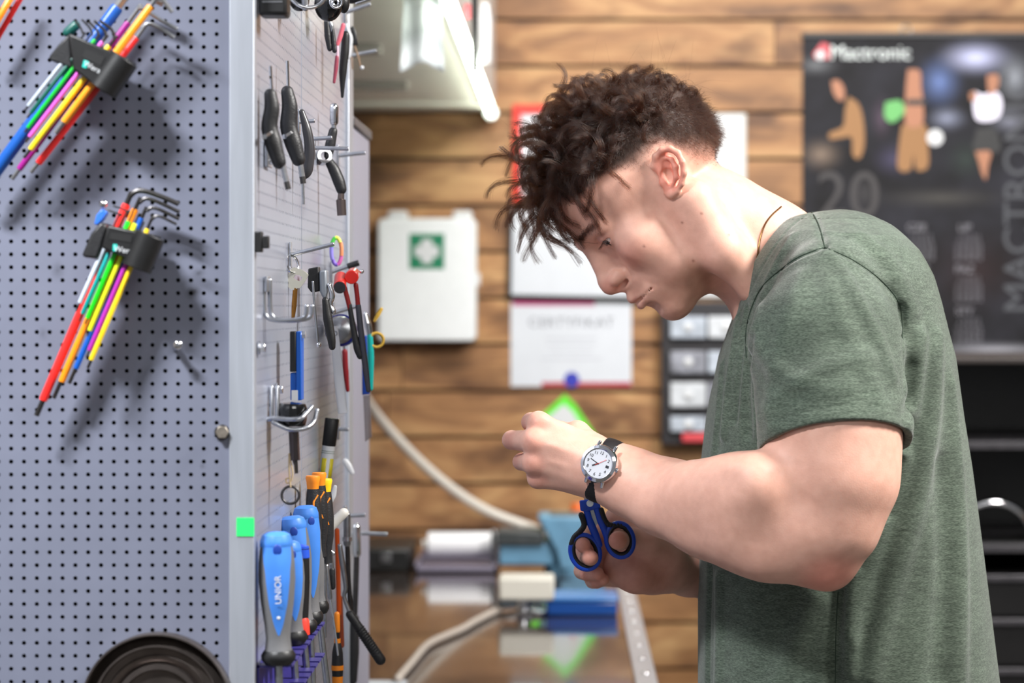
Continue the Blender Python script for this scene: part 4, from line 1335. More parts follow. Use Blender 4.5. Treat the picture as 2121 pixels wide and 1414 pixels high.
obj('grip', tubepx([(699, 1331), (699, 1350), (699, 1380), (699, 1400)], d_, [7, 11, 12.5, 11], 20, False), blackrub, t)
obj('orange_band', tubepx([(699, 1377), (699, 1387)], d_, 12.8, 20, False), org, t)
obj('lower_cap', tubepx([(699, 1400), (699, 1440)], d_, [11.5, 10], 20, False), org, t)
for k, (pts, r, l) in enumerate((([(676, 1172), (684, 1240), (693, 1300), (700, 1356)], 2.2, 'thin steel pick crossing in front of the orange screwdriver'),
                                 ([(663, 1215), (664, 1290), (667, 1350), (670, 1359), (676, 1360)], 1.8, 'thin steel pick with a hooked tip by the violet rack'))):
    d_ = dS(672 + 10 * (1 - k), .02)
    t = thing('steel_pick', l, 'pick', W(*pts[0], d_), 'thin steel picks')
    obj('needle', tubepx(pts, d_, r, 8), chrome, t)
    obj('knurled_grip', tubepx([pts[0], [pts[0][i] + (pts[1][i] - pts[0][i]) * .95 for i in (0, 1)]], d_, r + 2.6, 12), steel, t)
d_ = dS(683, .02)
t = thing('hand_tool', 'short chrome lever with a black grip beside the white handle', 'tool', W(686, 1145, d_))
obj('lever', tubepx([(674, 1132), (691, 1146)], d_, 4, 10), chrome, t)
obj('stem', tubepx([(684, 1142), (688, 1180)], d_, 4.5, 12), steel, t)
obj('grip', tubepx([(688, 1180), (689, 1215)], d_, 6, 12), blackrub, t)
d_ = dS(722, .018)
t = thing('socket_wrench', 'steel T-handle wrench hanging under the lower peg', 'wrench', W(718, 1090, d_))
obj('head', tubepx([(719, 1066), (719, 1125)], d_, [7, 8], 16), steel, t)
obj('collar', tubepx([(719, 1112), (719, 1120)], d_, 10, 16, False), chrome, t)
obj('shaft', tubepx([(719, 1125), (722, 1200), (728, 1280)], d_, 5, 12), darksteel, t)
d_ = 2.86
t = thing('socket_wrench', 'long black gripped wrench hanging from the lowest long peg', 'wrench', W(738, 1110, d_))
obj('head', tubepx([(738, 1092), (739, 1146)], d_, [8.5, 9], 16), chrome, t)
obj('shaft', tubepx([(739, 1140), (737, 1210), (734, 1290)], d_, 6, 12), darksteel, t)
obj('grip', tubepx([(735, 1280), (733, 1350), (731, 1408)], d_, [9, 11, 9], 16), blackrub, t)
d_ = dS(712, .02)
t = thing('ratchet', 'bent steel ratchet with a ribbed black grip leaning out at the bottom', 'ratchet', W(712, 1190, d_))
obj('steel_arm', tubepx([(704, 1130), (709, 1165), (716, 1215), (713, 1235), (722, 1262), (730, 1280)], d_, [5, 6, 4.5, 4, 4.5, 5], 12), steel, t)
g0, g1 = W(725, 1272, d_), W(788, 1366, d_)
obj('grip', MB().tube([g0.lerp(g1, k / 8) for k in range(9)], [9 / F * d_ * (1 + 0.03 * k) for k in range(9)], 18, rnd=True), blackrub, t)
for k in range(12):
    obj('rib', MB().torus(g0.lerp(g1, .32 + k * .05), g1 - g0, 10.2 / F * d_, 0.0007, 20, 6), blackpl, t)
for k, (pts, l) in enumerate((([(678, 1052), (684, 1035), (690, 1026), (694, 1008)], 'curled white cable tie below the marker'), ([(729, 978), (722, 966), (715, 955)], 'white cable tie tail by the far corner post'))):
    d_ = dS(pts[0][0], .012)
    tag(obj('cable_tie', tubepx(pts, d_, [5, 7, 6, 4][:len(pts)], 10, flat=((1, 0, 0), 1, .35)), whitepl), l, 'cable tie')

# middle right group
d_ = dS(665, .022)
t = thing('band_wrench', 'grey band wrench with a black block and slender black lever', 'wrench', W(662, 590, d_))
obj('block', MB().prism([W(x, y, d_) for x, y in ((638, 556), (660, 552), (662, 602), (645, 606), (637, 595))], (0, .016, 0)), blackpl, t, bevel=.0012)
obj('band', MB().prism([W(x, y, d_ - .002) for x, y in ((661, 560), (676, 558), (678, 606), (672, 624), (662, 604))], (0, .022, 0)), mat('band_grey', (136, 142, 150), 0.4, .3), t, bevel=.002)
obj('joint', tubepx([(682, 590), (688, 612), (684, 630), (690, 645)], d_, [5, 6, 5, 6], 12), chrome, t)
obj('lever', tubepx([(674, 622), (679, 660), (686, 700), (688, 718)], d_ - .004, [7, 10, 9, 7], 14), blackpl, t)
obj('rod', tubepx([(648, 584), (652, 640), (658, 708)], d_ - .004, 2.6, 10), steel, t)
obj('rod_end', MB().ball(W(660, 714, d_ - .004), .0026), chrome, t)
d_ = dS(700, .02)
t = thing('scraper', 'long white plastic scraper blade hanging below the lever', 'scraper', W(700, 770, d_))
obj('blade', tubepx([(692, 676), (697, 730), (704, 800), (710, 856)], d_, [8, 10, 11, 10], 12, False, flat=((1, 0, 0), 1, .25)), mat('milky_plastic', (222, 224, 230), 0.4), t, bevel=.0005)
obj('hang_hole_rim', MB().torus(W(694, 690, d_ - .002), (0, -1, 0), .0022, .0006, 20, 6), steel, t)
d_ = dS(718, .03)
redp = mat('tool_red', (226, 44, 34), 0.25, 0, coat=.3)
t = thing('adjustable_pliers', 'red headed pliers with long black handles hanging from a peg', 'pliers', W(722, 580, d_))
obj('jaw', MB().tube([W(704, 594, d_ - .018), W(706, 574, d_ + .01)], 13.5 / F * d_, 22), redp, t, bevel=.001)
obj('jaw_face', MB().cyl(W(703.4, 595.5, d_ - .0195), W(703.8, 594.8, d_ - .0180), 12.5 / F * d_), darksteel, t)
obj('jaw', MB().tube([W(728, 574, d_ - .012), W(732, 568, d_ + .012)], 14.5 / F * d_, 22), redp, t, bevel=.001)
obj('pivot', MB().ball(W(749, 562, d_), .0024), chrome, t)
for pts in ([(714, 596), (720, 620), (725, 640)], [(737, 590), (740, 614), (742, 640)]):
    obj('red_tang', tubepx(pts, d_, 5, 12), mat('dark_red', (150, 24, 24), 0.35), t)
obj('handle', tubepx([(724, 632), (732, 680), (740, 720), (746, 737)], d_, [5, 6, 8, 7], 14), blackrub, t)
obj('handle', tubepx([(742, 634), (748, 690), (757, 760), (763, 808)], d_, [6, 6.5, 6.5, 5], 14), mat('slate_grip', (62, 62, 72), 0.5), t)
d_ = dS(712, .02)
t = thing('cable_spool', 'blue and steel spool hanging under the red pliers', 'spool', W(712, 682, d_))
obj('drum', MB().lathe(W(707, 684, d_ + .004), (-.1, -1, .1), [(0, 0), (.0150, 0), (.0150, .010), (.0125, .016), (.006, .0185), (0, .019)], 32), steel, t)
obj('blue_rim', MB().lathe(W(707, 684, d_ + .004), (-.1, -1, .1), [(.0145, -.004), (.0172, -.003), (.0172, .004), (.0145, .005)], 32, closed=True), mat('rim_blue', (38, 44, 150), 0.3), t)
d_ = dS(715, .012)
t = thing('hand_tool', 'tool with a dark red handle hanging behind the white scraper', 'tool', W(716, 730, d_))
obj('handle', tubepx([(714, 728), (716, 770), (720, 808)], d_, [6, 6.5, 4], 14), mat('maroon_plastic', (150, 28, 36), 0.4), t)
obj('shank', tubepx([(713, 728), (712, 700)], d_, 2.5, 10), steel, t)
d_ = dS(752, .03)
t = thing('folding_saw', 'flat deep blue sheathed tool beside the teal brush', 'tool', W(755, 756, d_))
obj('blue_sheath', MB().prism([W(x, y, d_) for x, y in ((749, 696), (760, 694), (765, 816), (750, 818))], (0, .008, 0)), mat('sheath_blue', (24, 70, 170), 0.4), t, bevel=.001)
obj('clear_tip', MB().prism([W(x, y, d_) for x, y in ((752, 819), (766, 818), (770, 905), (756, 915))], (0, .004, 0)), mat('smoky_plastic', (126, 116, 118), 0.3, alpha=.55), t, bevel=.0006)
d_ = dS(767, .04)
t = thing('cleaning_brush', 'teal handled brush with a yellow cord loop at the far corner', 'brush', W(768, 740, d_))
obj('teal_handle', tubepx([(766, 692), (768, 740), (767, 804)], d_, [6, 7, 6], 14), mat('teal_plastic', (22, 188, 180), 0.35), t)
obj('chrome_cap', tubepx([(757, 650), (762, 672), (766, 692)], d_, [5, 8, 6], 14), chrome, t)
obj('cord_loop', MB().torus(W(780, 704, d_), (.2, -1, 0), 14.5 / F * d_, .0016, 30, 8), mat('yellow_cord', (222, 178, 66), 0.6), t)
obj('cord_end', tubepx([(776, 664), (783, 652), (790, 640)], d_, [3.2, 4.5, 3.5], 10), mat('yellow_cord', (222, 178, 66), 0.6), t)
# rainbow ring
d_ = dS(697, .012)
t = thing('color_ring', 'small rainbow coloured ring hanging above the red pliers', 'ring', W(697, 520, d_))
cc = W(697, 520, d_)
for k, cl in enumerate(((88, 216, 84), (240, 228, 96), (250, 158, 110), (236, 120, 190), (140, 110, 220), (150, 140, 230))):
    a0 = math.radians(-60 * k - 200)
    v_ = []
    mb = MB()
    pts = [cc + Vector((math.cos(a0 - math.radians(60) * j / 6) * 10 / F * d_, math.cos(a0) * .004, math.sin(a0 - math.radians(60) * j / 6) * 28 / F * d_)) for j in range(7)]
    mb.tube(pts, 4.2 / F * d_, 10)
    obj('colour_segment', mb, mat('ring_%d_%d_%d' % cl, cl, 0.4), t)

# upper group
d_ = dS(562, .012)
t = thing('hanging_block', 'square black block hanging at the top edge by the corner post', 'block', W(564, 0, d_))
a, b = W(534, 31, d_), W(594, -60, d_)
obj('block_body', MB().box((a.x, d_, a.z), (b.x, d_ + .03, b.z)), blackpl, t, bevel=.003)
obj('steel_side', MB().box((XS + .0005, d_ + .004, a.z + .002), (a.x + .0005, d_ + .028, b.z)), steel, t)
obj('slot_line', MB().box((W(543, 0, d_).x, d_ - .0004, W(0, 5, d_).z), (W(585, 0, d_).x, d_ + .001, W(0, 2, d_).z)), steel, t)
d_ = dS(622, .018)
t = thing('ring_clamp', 'black domed clamp with a chrome ring at the top edge', 'clamp', W(622, 0, d_))
obj('dome', MB().ell(W(620, 0, d_ + .006), (.0092, 0, 0), (0, .008, 0), (0, 0, .0104)), mat('gloss_black', (10, 10, 11), 0.12, 0, coat=0.5), t)
obj('chrome_ring', MB().torus(W(636, -20, d_ - .004), (.3, -1, .35), .0172, .0018, 40, 10), chrome, t)
obj('post', tubepx([(631, -12, d_ - .006), (632, 17, d_ - .006)], d_, [8, 6.5], 16), steel, t)
d_ = dS(682, .022)
t = thing('round_knob', 'round gloss black knob with a chrome spiral at the top edge', 'knob', W(680, 10, d_))
obj('knob', MB().ell(W(680, 8, d_), (.0142, 0, 0), (0, .012, 0), (0, 0, .0178)), mat('gloss_black', (10, 10, 11), 0.12, 0, coat=0.5), t)
obj('chrome_spiral', MB().torus(W(696, 4, d_ - .011), (.3, -1, 0), .0058, .0016, 30, 10), chrome, t)
obj('chrome_spiral', MB().torus(W(695, 6, d_ - .0125), (.3, -1, 0), .0028, .0013, 24, 8), chrome, t)
obj('side_disc', MB().ell(W(712, 6, d_ + .012), (.006, 0, 0), (0, .008, 0), (0, 0, .0105)), blackpl, t)
d_ = dS(728, .03)
t = thing('black_roller', 'black roller with a chrome strip on the uppermost far peg', 'roller', W(748, 0, d_))
obj('roller', tubepx([(728, -4), (772, -14)], d_, 12, 16), blackpl, t)
obj('chrome_strip', tubepx([(738, 7), (768, -2)], d_ - .006, 2.5, 8), chrome, t)
d_ = dS(684, .014)
t = thing('pliers', 'black handled pliers hanging under the round black knob', 'pliers', W(684, 70, d_))
obj('handle', tubepx([(677, 46), (679, 75), (683, 101)], d_, [6, 7, 5.5], 12), blackrub, t)
obj('handle', tubepx([(689, 62), (691, 85), (693, 105)], d_, [4, 5, 5], 12), blackrub, t)
obj('steel_head', tubepx([(680, 40), (686, 52), (688, 64)], d_, [4, 5, 4], 10), steel, t)
d_ = dS(706, .02)
t = thing('pliers', 'pink red handled pliers hanging right of the black pair', 'pliers', W(706, 90, d_))
obj('handle', tubepx([(711, 52), (704, 78), (699, 92)], d_, [4.5, 5, 4], 12), mat('pink_red_rubber', (226, 108, 122), 0.45), t)
obj('handle', tubepx([(698, 118), (696, 140), (692, 170)], d_, [4, 4.5, 3], 12), mat('dark_pink_rubber', (150, 62, 80), 0.45), t)
obj('link', tubepx([(699, 90), (699, 120)], d_, 3, 10), mat('pale_pink', (222, 186, 200), 0.4), t)
obj('black_body', tubepx([(716, 72), (714, 110), (710, 150), (709, 200)], d_ + .01, [8, 9, 8, 3], 14), blackpl, t)
d_ = 2.84
t = thing('padded_strip', 'pale bent strip with a black pad by the upper far post', 'pad', W(730, 80, d_))
obj('strip', tubepx([(717, 50), (722, 66), (727, 82), (723, 118)], d_, [3, 4, 4, 3], 10), whitepl, t)
obj('pad', MB().prism([W(x, y, d_) for x, y in ((725, 55), (732, 54), (738, 66), (742, 92), (729, 95), (727, 80))], (0, .012, 0)), blackpl, t, bevel=.0015)
obj('strand', tubepx([(735, 96), (742, 118), (748, 144)], d_, [1.8, 2.2, 1.4], 8), mat('brown_wire', (138, 110, 84), 0.5), t)
obj('strand', tubepx([(728, 118), (730, 142)], d_, 1.4, 8), mat('brown_wire', (138, 110, 84), 0.5), t)
obj('strand_bead', MB().ball(W(750, 140, d_), .0024), whitepl, t)

# ------------------------------------------------------------------ organic modelling: smooth blends of tapered limbs, polygonised
def _v(p):
    return np.array(p, dtype=np.float64)


class Field:
    """an ordered list of shapes blended smoothly into one closed surface"""

    def __init__(self):
        self.ops = []

    def _add(self, op, fn, lo, hi, k):
        self.ops.append((op, fn, _v(lo) - k - 0.006, _v(hi) + k + 0.006, k))

    # shapes ---------------------------------------------------------------
    def cone(self, a, b, ra, rb, k=0.01, op='u'):
        a, b = _v(a), _v(b)
        ba = b - a
        l2 = max(ba.dot(ba), 1e-12)
        rr = ra - rb
        a2 = l2 - rr * rr
        il2 = 1.0 / l2

        def fn(P):
            pa = P - a
            y = pa @ ba
            z = y - l2
            x2 = ((pa * l2 - y[:, None] * ba[None]) ** 2).sum(1)
            y2 = y * y * l2
            z2 = z * z * l2
            kk = np.sign(rr) * rr * rr * x2
            out = (np.sqrt(x2 * max(a2, 1e-12) * il2) + y * rr) * il2 - ra
            c1 = np.sign(z) * a2 * z2 > kk
            c2 = np.sign(y) * a2 * y2 < kk
            out = np.where(c2, np.sqrt(x2 + y2) * il2 - ra, out)
            out = np.where(c1, np.sqrt(x2 + z2) * il2 - rb, out)
            return out
        r = max(ra, rb)
        self._add(op, fn, np.minimum(a, b) - r, np.maximum(a, b) + r, k)
        return self

    def chain(self, pts, k=0.006, op='u', kfirst=None):
        """pts: list of (point, radius)"""
        for i in range(len(pts) - 1):
            self.cone(pts[i][0], pts[i + 1][0], pts[i][1], pts[i + 1][1], (kfirst if (i == 0 and kfirst is not None) else k), op)
        return self

    def ball(self, c, r, k=0.01, op='u'):
        c = _v(c)
        self._add(op, lambda P: np.sqrt(((P - c) ** 2).sum(1)) - r, c - r, c + r, k)
        return self

    def ell(self, c, r, R=None, k=0.01, op='u'):
        """ellipsoid; R columns are its axes"""
        c, r = _v(c), _v(r)
        R = np.eye(3) if R is None else np.array(R)

        def fn(P):
            q = (P - c) @ R
            k0 = np.sqrt(((q / r) ** 2).sum(1))
            k1 = np.sqrt(((q / (r * r)) ** 2).sum(1))
            return np.where(k1 > 1e-9, k0 * (k0 - 1.0) / np.maximum(k1, 1e-9), -r.min())
        m = r.max()
        self._add(op, fn, c - m, c + m, k)
        return self

    def fn(self, fn, lo, hi, k=0.01, op='u'):
        self._add(op, fn, lo, hi, k)
        return self

    def ridge(self, pts, amp, width, op='d'):
        """raise (amp > 0) or crease the surface along a path"""
        pts = np.array([_v(p) for p in pts])

        def fn(P):
            best = np.full(len(P), 1e9)
            for i in range(len(pts) - 1):
                a, b = pts[i], pts[i + 1]
                ba = b - a
                t = np.clip(((P - a) @ ba) / max(ba @ ba, 1e-12), 0, 1)
                best = np.minimum(best, ((P - a - t[:, None] * ba) ** 2).sum(1))
            return amp * np.exp(-best / (width * width))
        self._add('d', fn, pts.min(0) - 2.5 * width, pts.max(0) + 2.5 * width, 0)
        return self

    # evaluation -----------------------------------------------------------
    def eval(self, P, ops=None):
        d = np.full(len(P), 1.0)
        for (op, fn, lo, hi, k) in (self.ops if ops is None else ops):
            if op == 'd':
                m = np.all((P > lo) & (P < hi), axis=1)
                if m.any():
                    d[m] -= fn(P[m])
                continue
            e = fn(P)
            if op == 'u':
                h = np.maximum(k - np.abs(d - e), 0.0)
                d = np.minimum(d, e) - (h * h * (0.25 / k) if k > 0 else 0)
            elif op == 's':
                h = np.maximum(k - np.abs(d + e), 0.0)
                d = np.maximum(d, -e) + (h * h * (0.25 / k) if k > 0 else 0)
            elif op == 'i':
                d = np.maximum(d, e)
        return d

    def near(self, lo, hi):
        return [o for o in self.ops if np.all(o[2] < hi) and np.all(o[3] > lo)]

    def hit(self, px, py, d0=2.0, d1=2.8, step=0.002):
        """distance at which the line of sight through a pixel meets the surface"""
        ds = np.arange(d0, d1, step)
        P = np.stack([(px - CX) / F * ds, ds, CAMZ + (CY - py) / F * ds], 1)
        f = self.eval(P)
        i = np.argmax(f < 0)
        if f[i] >= 0:
            return None
        if i == 0:
            return ds[0]
        t = f[i - 1] / (f[i - 1] - f[i])
        return ds[i - 1] + t * step

    def path(self, pts, off=0.0):
        """pixel path laid on the surface"""
        out = []
        pp = catmull([(x, y, 0) for x, y in pts], 5)
        for p in pp:
            d = self.hit(p[0], p[1])
            if d is not None:
                out.append(W(p[0], p[1], d - off))
        return out

    def mesh(self, lo, hi, h=0.002, B=16):
        lo = _v(lo)
        nb = np.ceil((_v(hi) - lo) / (h * B)).astype(int)
        NG = nb * B + 2
        half = h * B * 0.5
        rad = half * 1.7321
        bi = np.stack(np.meshgrid(*[np.arange(n) for n in nb], indexing='ij'), -1).reshape(-1, 3)
        cen = lo + (bi + 0.5) * h * B
        # coarse pass over super groups of blocks
        act = np.zeros(len(bi), bool)
        order = (bi // 4)
        key = order[:, 0] * 100000 + order[:, 1] * 1000 + order[:, 2]
        for kk in np.unique(key):
            idx = np.nonzero(key == kk)[0]
            c = cen[idx]
            ops = self.near(c.min(0) - rad * 3, c.max(0) + rad * 3)
            if not any(o[0] == 'u' for o in ops):
                continue
            act[idx] = np.abs(self.eval(c, [o for o in ops if o[0] != 'd'])) < rad * 1.9 + 0.004
        loc = np.stack(np.meshgrid(*[np.arange(B + 1)] * 3, indexing='ij'), -1).reshape(-1, 3)
        S = (B + 1)

        def gid(i):
            return (i[..., 0].astype(np.int64) * NG[1] + i[..., 1]) * NG[2] + i[..., 2]
        cv, cid, quads, flips = [], [], [], []
        corners = [np.array(c) for c in ((0, 0, 0), (1, 0, 0), (0, 1, 0), (1, 1, 0), (0, 0, 1), (1, 0, 1), (0, 1, 1), (1, 1, 1))]
        edges = [(0, 1), (2, 3), (4, 5), (6, 7), (0, 2), (1, 3), (4, 6), (5, 7), (0, 4), (1, 5), (2, 6), (3, 7)]
        for b in bi[act]:
            g0 = b * B
            blo = lo + g0 * h
            ops = self.near(blo, blo + B * h)
            if not any(o[0] == 'u' for o in ops):
                continue
            P = blo + loc * h
            f = self.eval(P, ops).reshape(S, S, S)
            neg = f < 0
            if neg.all() or not neg.any():
                continue
            vals = [f[c[0]:B + c[0], c[1]:B + c[1], c[2]:B + c[2]] for c in corners]
            sg = [v < 0 for v in vals]
            cnt = sum(s.astype(np.int8) for s in sg)
            m = (cnt > 0) & (cnt < 8)
            ii = np.argwhere(m)
            if len(ii):
                acc = np.zeros((len(ii), 3)); num = np.zeros(len(ii))
                vv = [v[m] for v in vals]
                for (a, c) in edges:
                    cr = (vv[a] < 0) != (vv[c] < 0)
                    if not cr.any():
                        continue
                    t = vv[a][cr] / (vv[a][cr] - vv[c][cr])
                    acc[cr] += corners[a] + t[:, None] * (corners[c] - corners[a])
                    num[cr] += 1
                cv.append(lo + (g0 + ii + acc / num[:, None]) * h)
                cid.append(gid(g0 + ii))
            # faces from edges owned by this block's grid points
            for ax in range(3):
                u, v = (ax + 1) % 3, (ax + 2) % 3
                s0 = [slice(0, B)] * 3
                s1 = [slice(0, B)] * 3
                s1[ax] = slice(1, B + 1)
                n0, n1_ = neg[tuple(s0)], neg[tuple(s1)]
                e = np.argwhere(n0 != n1_)
                if not len(e):
                    continue
                g = g0 + e
                ok = (g[:, u] > 0) & (g[:, v] > 0)
                e, g = e[ok], g[ok]
                du = np.zeros(3, int); du[u] = 1
                dv = np.zeros(3, int); dv[v] = 1
                q = np.stack([gid(g - du - dv), gid(g - dv), gid(g), gid(g - du)], 1)
                fl = ~n0[e[:, 0], e[:, 1], e[:, 2]]
                q[fl] = q[fl][:, ::-1]
                quads.append(q)
        cv, cid, quads = np.concatenate(cv), np.concatenate(cid), np.concatenate(quads)
        o = np.argsort(cid)
        cid, cv = cid[o], cv[o]
        fi = np.searchsorted(cid, quads)
        fi = np.clip(fi, 0, len(cid) - 1)
        good = (cid[fi] == quads).all(1)
        return cv, fi[good]


def largest_piece(vs, fs):
    lab = np.arange(len(vs))
    while True:
        m = lab[fs].min(1)
        new = lab.copy()
        for c in range(4):
            np.minimum.at(new, fs[:, c], m)
        new = new[new]
        if (new == lab).all():
            break
        lab = new
    main = np.bincount(lab).argmax()
    keep = lab == main
    idx = np.cumsum(keep) - 1
    fs = fs[keep[fs].all(1)]
    return vs[keep], idx[fs]


def np_mesh(name, vs, fs, m, parent, smooth_it=2):
    vs, fs = largest_piece(vs, fs)
    vs = vs.copy()
    # a light Taubin smoothing
    e = np.concatenate([fs[:, [0, 1]], fs[:, [1, 2]], fs[:, [2, 3]], fs[:, [3, 0]]])
    deg = np.bincount(e.ravel(), minlength=len(vs)).astype(float)
    deg[deg == 0] = 1
    for it in range(smooth_it):
        for lam in (0.5, -0.52):
            acc = np.zeros_like(vs)
            for c in range(3):
                acc[:, c] = np.bincount(e[:, 0], vs[e[:, 1], c], len(vs)) + np.bincount(e[:, 1], vs[e[:, 0], c], len(vs))
            vs += lam * (acc / deg[:, None] - vs)
    base = np.array(wloc(parent)) if parent is not None else vs.mean(0)
    me = bpy.data.meshes.new(name)
    me.vertices.add(len(vs)); me.vertices.foreach_set('co', (vs - base).astype(np.float32).ravel())
    me.loops.add(len(fs) * 4); me.loops.foreach_set('vertex_index', fs.astype(np.int32).ravel())
    me.polygons.add(len(fs)); me.polygons.foreach_set('loop_start', (np.arange(len(fs)) * 4).astype(np.int32))
    me.update(calc_edges=True)
    me.validate()
    bm = bmesh.new()
    bm.from_mesh(me)
    bmesh.ops.holes_fill(bm, edges=[e for e in bm.edges if e.is_boundary], sides=12)
    bm.to_mesh(me)
    bm.free()
    me.polygons.foreach_set('use_smooth', [True] * len(me.polygons))
    me.materials.append(m)
    o = bpy.data.objects.new(name, me)
    if parent is not None:
        o.parent = parent
    else:
        o.location = base
    COL.objects.link(o)
    return o, vs


def vert_color(o, name, rgb):
    ca = o.data.color_attributes.new(name, 'FLOAT_COLOR', 'POINT')
    n = len(o.data.vertices)
    c = np.ones((n, 4), np.float32)
    c[:, :3] = rgb[:n]
    ca.data.foreach_set('color', c.ravel())


def smoothstep(a, b, x):
    t = np.clip((x - a) / (b - a), 0, 1)
    return t * t * (3 - 2 * t)

# ------------------------------------------------------------------ the man
# head frame: f forward, y towards his left ear (the camera's side), z up, in mm from the middle of the ear canals
HD = 2.485
HO = W(1359, 383, HD)
PITCH, YAW = math.radians(48), math.radians(11)


def _pitch(v):
    f, y, z = v
    # upright: forward = -X, left = -Y, up = Z
    fx = -f * math.cos(YAW) + y * math.sin(YAW)
    fy = -f * math.sin(YAW) - y * math.cos(YAW)
    # pitch the head forward: -X swings to -Z
    return np.array([fx * math.cos(PITCH) - z * math.sin(PITCH), fy, fx * math.sin(PITCH) + z * math.cos(PITCH)])


HR = np.stack([_pitch((1, 0, 0)), _pitch((0, 1, 0)), _pitch((0, 0, 1))], 1)      # columns: forward, left, up


def H(f, y, z):
    return np.array(HO) + HR @ np.array([f, y, z]) * 0.001


def to_head(P):
    return (P - np.array(HO)) @ HR * 1000.0


def rot_local(ax, ang):
    return np.array(Matrix.Rotation(math.radians(ang), 3, ax))


def px_r(r, d):
    return r / F * d


def C(x, y, d, r):
    """joint seen at pixel x, y at distance d with a radius of r pixels"""
    return (np.array(W(x, y, d)), px_r(r, d))


body = Field()
mm = 0.001


def bcone(a, b, ra, rb, k=6, op='u'):
    body.cone(H(*a), H(*b), ra * mm, rb * mm, k * mm, op)


def bell(c, r, k=8, op='u', R=None):
    body.ell(H(*c), np.array(r) * mm, HR if R is None else HR @ R, k * mm, op)


def both(fn):
    for s in (1, -1):
        fn(s)


# torso and neck
body.cone(W(1690, 660, 2.49), W(1745, 1500, 2.49), 0.085, 0.105, 0.03)
body.cone(W(1712, 640, 2.36), W(1700, 640, 2.64), 0.045, 0.045, 0.02)
body.chain([C(1440, 430, 2.487, 98), C(1490, 474, 2.49, 109), C(1580, 527, 2.49, 112), C(1660, 590, 2.49, 128)], 0.02)
# cranium
bell((2, 0, 36), (90, 74, 72), 4)
bell((42, 0, 36), (54, 68, 60), 14)
bell((-38, 0, 26), (50, 62, 58), 12)
# face mass
bell((46, 0, -38), (46, 54.5, 70), 22)
bell((62, 0, -62), (36, 36, 44), 16)
both(lambda s: bcone((8, 56 * s, -8), (17, 50 * s, -60), 15, 13, 18))
both(lambda s: bcone((17, 49 * s, -62), (78, 13 * s, -96), 12.5, 13, 18))
bell((80, 0, -95), (15.5, 17, 12.5), 12)
both(lambda s: bell((66, 46 * s, -24), (17, 9, 14), 22))
both(lambda s: bcone((65, 41 * s, -26), (55, 40 * s, -68), 13, 13, 22))
# brow
both(lambda s: bcone((94, 11 * s, 15), (80, 40 * s, 13), 8, 8, 12))
# eye sockets
both(lambda s: body.ball(H(105, 31 * s, -1), 14.0 * mm, 11 * mm, 's'))
# nose
bcone((90, 0, 8), (97, 0, -38), 9, 13, 8)
bcone((93, 0, 10), (110, 0, -29), 6.5, 8.0, 10)
bcone((110, 0, -28), (112, 0, -34), 8.0, 8.2, 5)
both(lambda s: bell((101, 11.5 * s, -33.5), (10.5, 6.5, 7), 5))
bcone((112, 0, -38), (99, 0, -48), 4.2, 4.2, 4)
both(lambda s: bcone((109, 7.5 * s, -43.5), (98, 10.5 * s, -42.5), 3.4, 4.0, 1.6, 's'))
both(lambda s: body.ridge([H(95, 14 * s, -26), H(90, 19 * s, -33), H(91, 19 * s, -41), H(95, 15 * s, -47)], -1.3 * mm, 2.0 * mm))
# mouth
bell((82, 0, -66), (20, 25, 20), 14)
both(lambda s: bcone((104, 3 * s, -59.5), (88, 24 * s, -66), 5.8, 3.2, 5))
both(lambda s: bcone((101.5, 4 * s, -71.5), (87, 22 * s, -68), 6.4, 3.6, 5))
both(lambda s: bcone((110, 1 * s, -65.4), (90, 27 * s, -66.5), 1.8, 1.2, 2.0, 's'))
bcone((100, -8, -81), (100, 8, -81), 5, 5, 9, 's')
both(lambda s: body.ridge([H(96, 22 * s, -42), H(93, 30 * s, -54), H(88, 33 * s, -66)], -0.8 * mm, 3.5 * mm))
# eyelids over the eyeballs (the eyes look down)
EYE = (76.0, 31.0, 0.5)
for s in (1, -1):
    c = (EYE[0], EYE[1] * s, EYE[2])
    bell(c, (14.6, 14.6, 14.2), 3)
    bell((EYE[0] + 13, (EYE[1] + 1.5) * s, EYE[2] - 2.2), (9, 12.0, 2.5), 1.4, 's')
    # crease above the lid
    body.ridge([H(EYE[0] + 14 - 0.022 * t * t, (EYE[1] + t) * s, EYE[2] + 8.2 - 0.028 * t * t) for t in (-11, -6, 0, 6, 12)], -1.3 * mm, 1.6 * mm)
    body.ridge([H(EYE[0] + 12.5 - 0.02 * t * t, (EYE[1] + t) * s, EYE[2] - 9 + 0.02 * t * t) for t in (-10, -4, 2, 9)], -0.7 * mm, 2.2 * mm)
# neck muscle and jaw shadow
body.chain([C(1440, 415, 2.425, 42), C(1500, 520, 2.42, 34), C(1560, 590, 2.43, 34)], 0.022)

# the left ear, seen by the camera
ED = body.hit(1388, 350) - 0.0015            # where the side of the head is


def E(x, y, out=0.0, r=6.0):
    return (np.array(W(x, y, ED - out * mm)), px_r(r, ED))


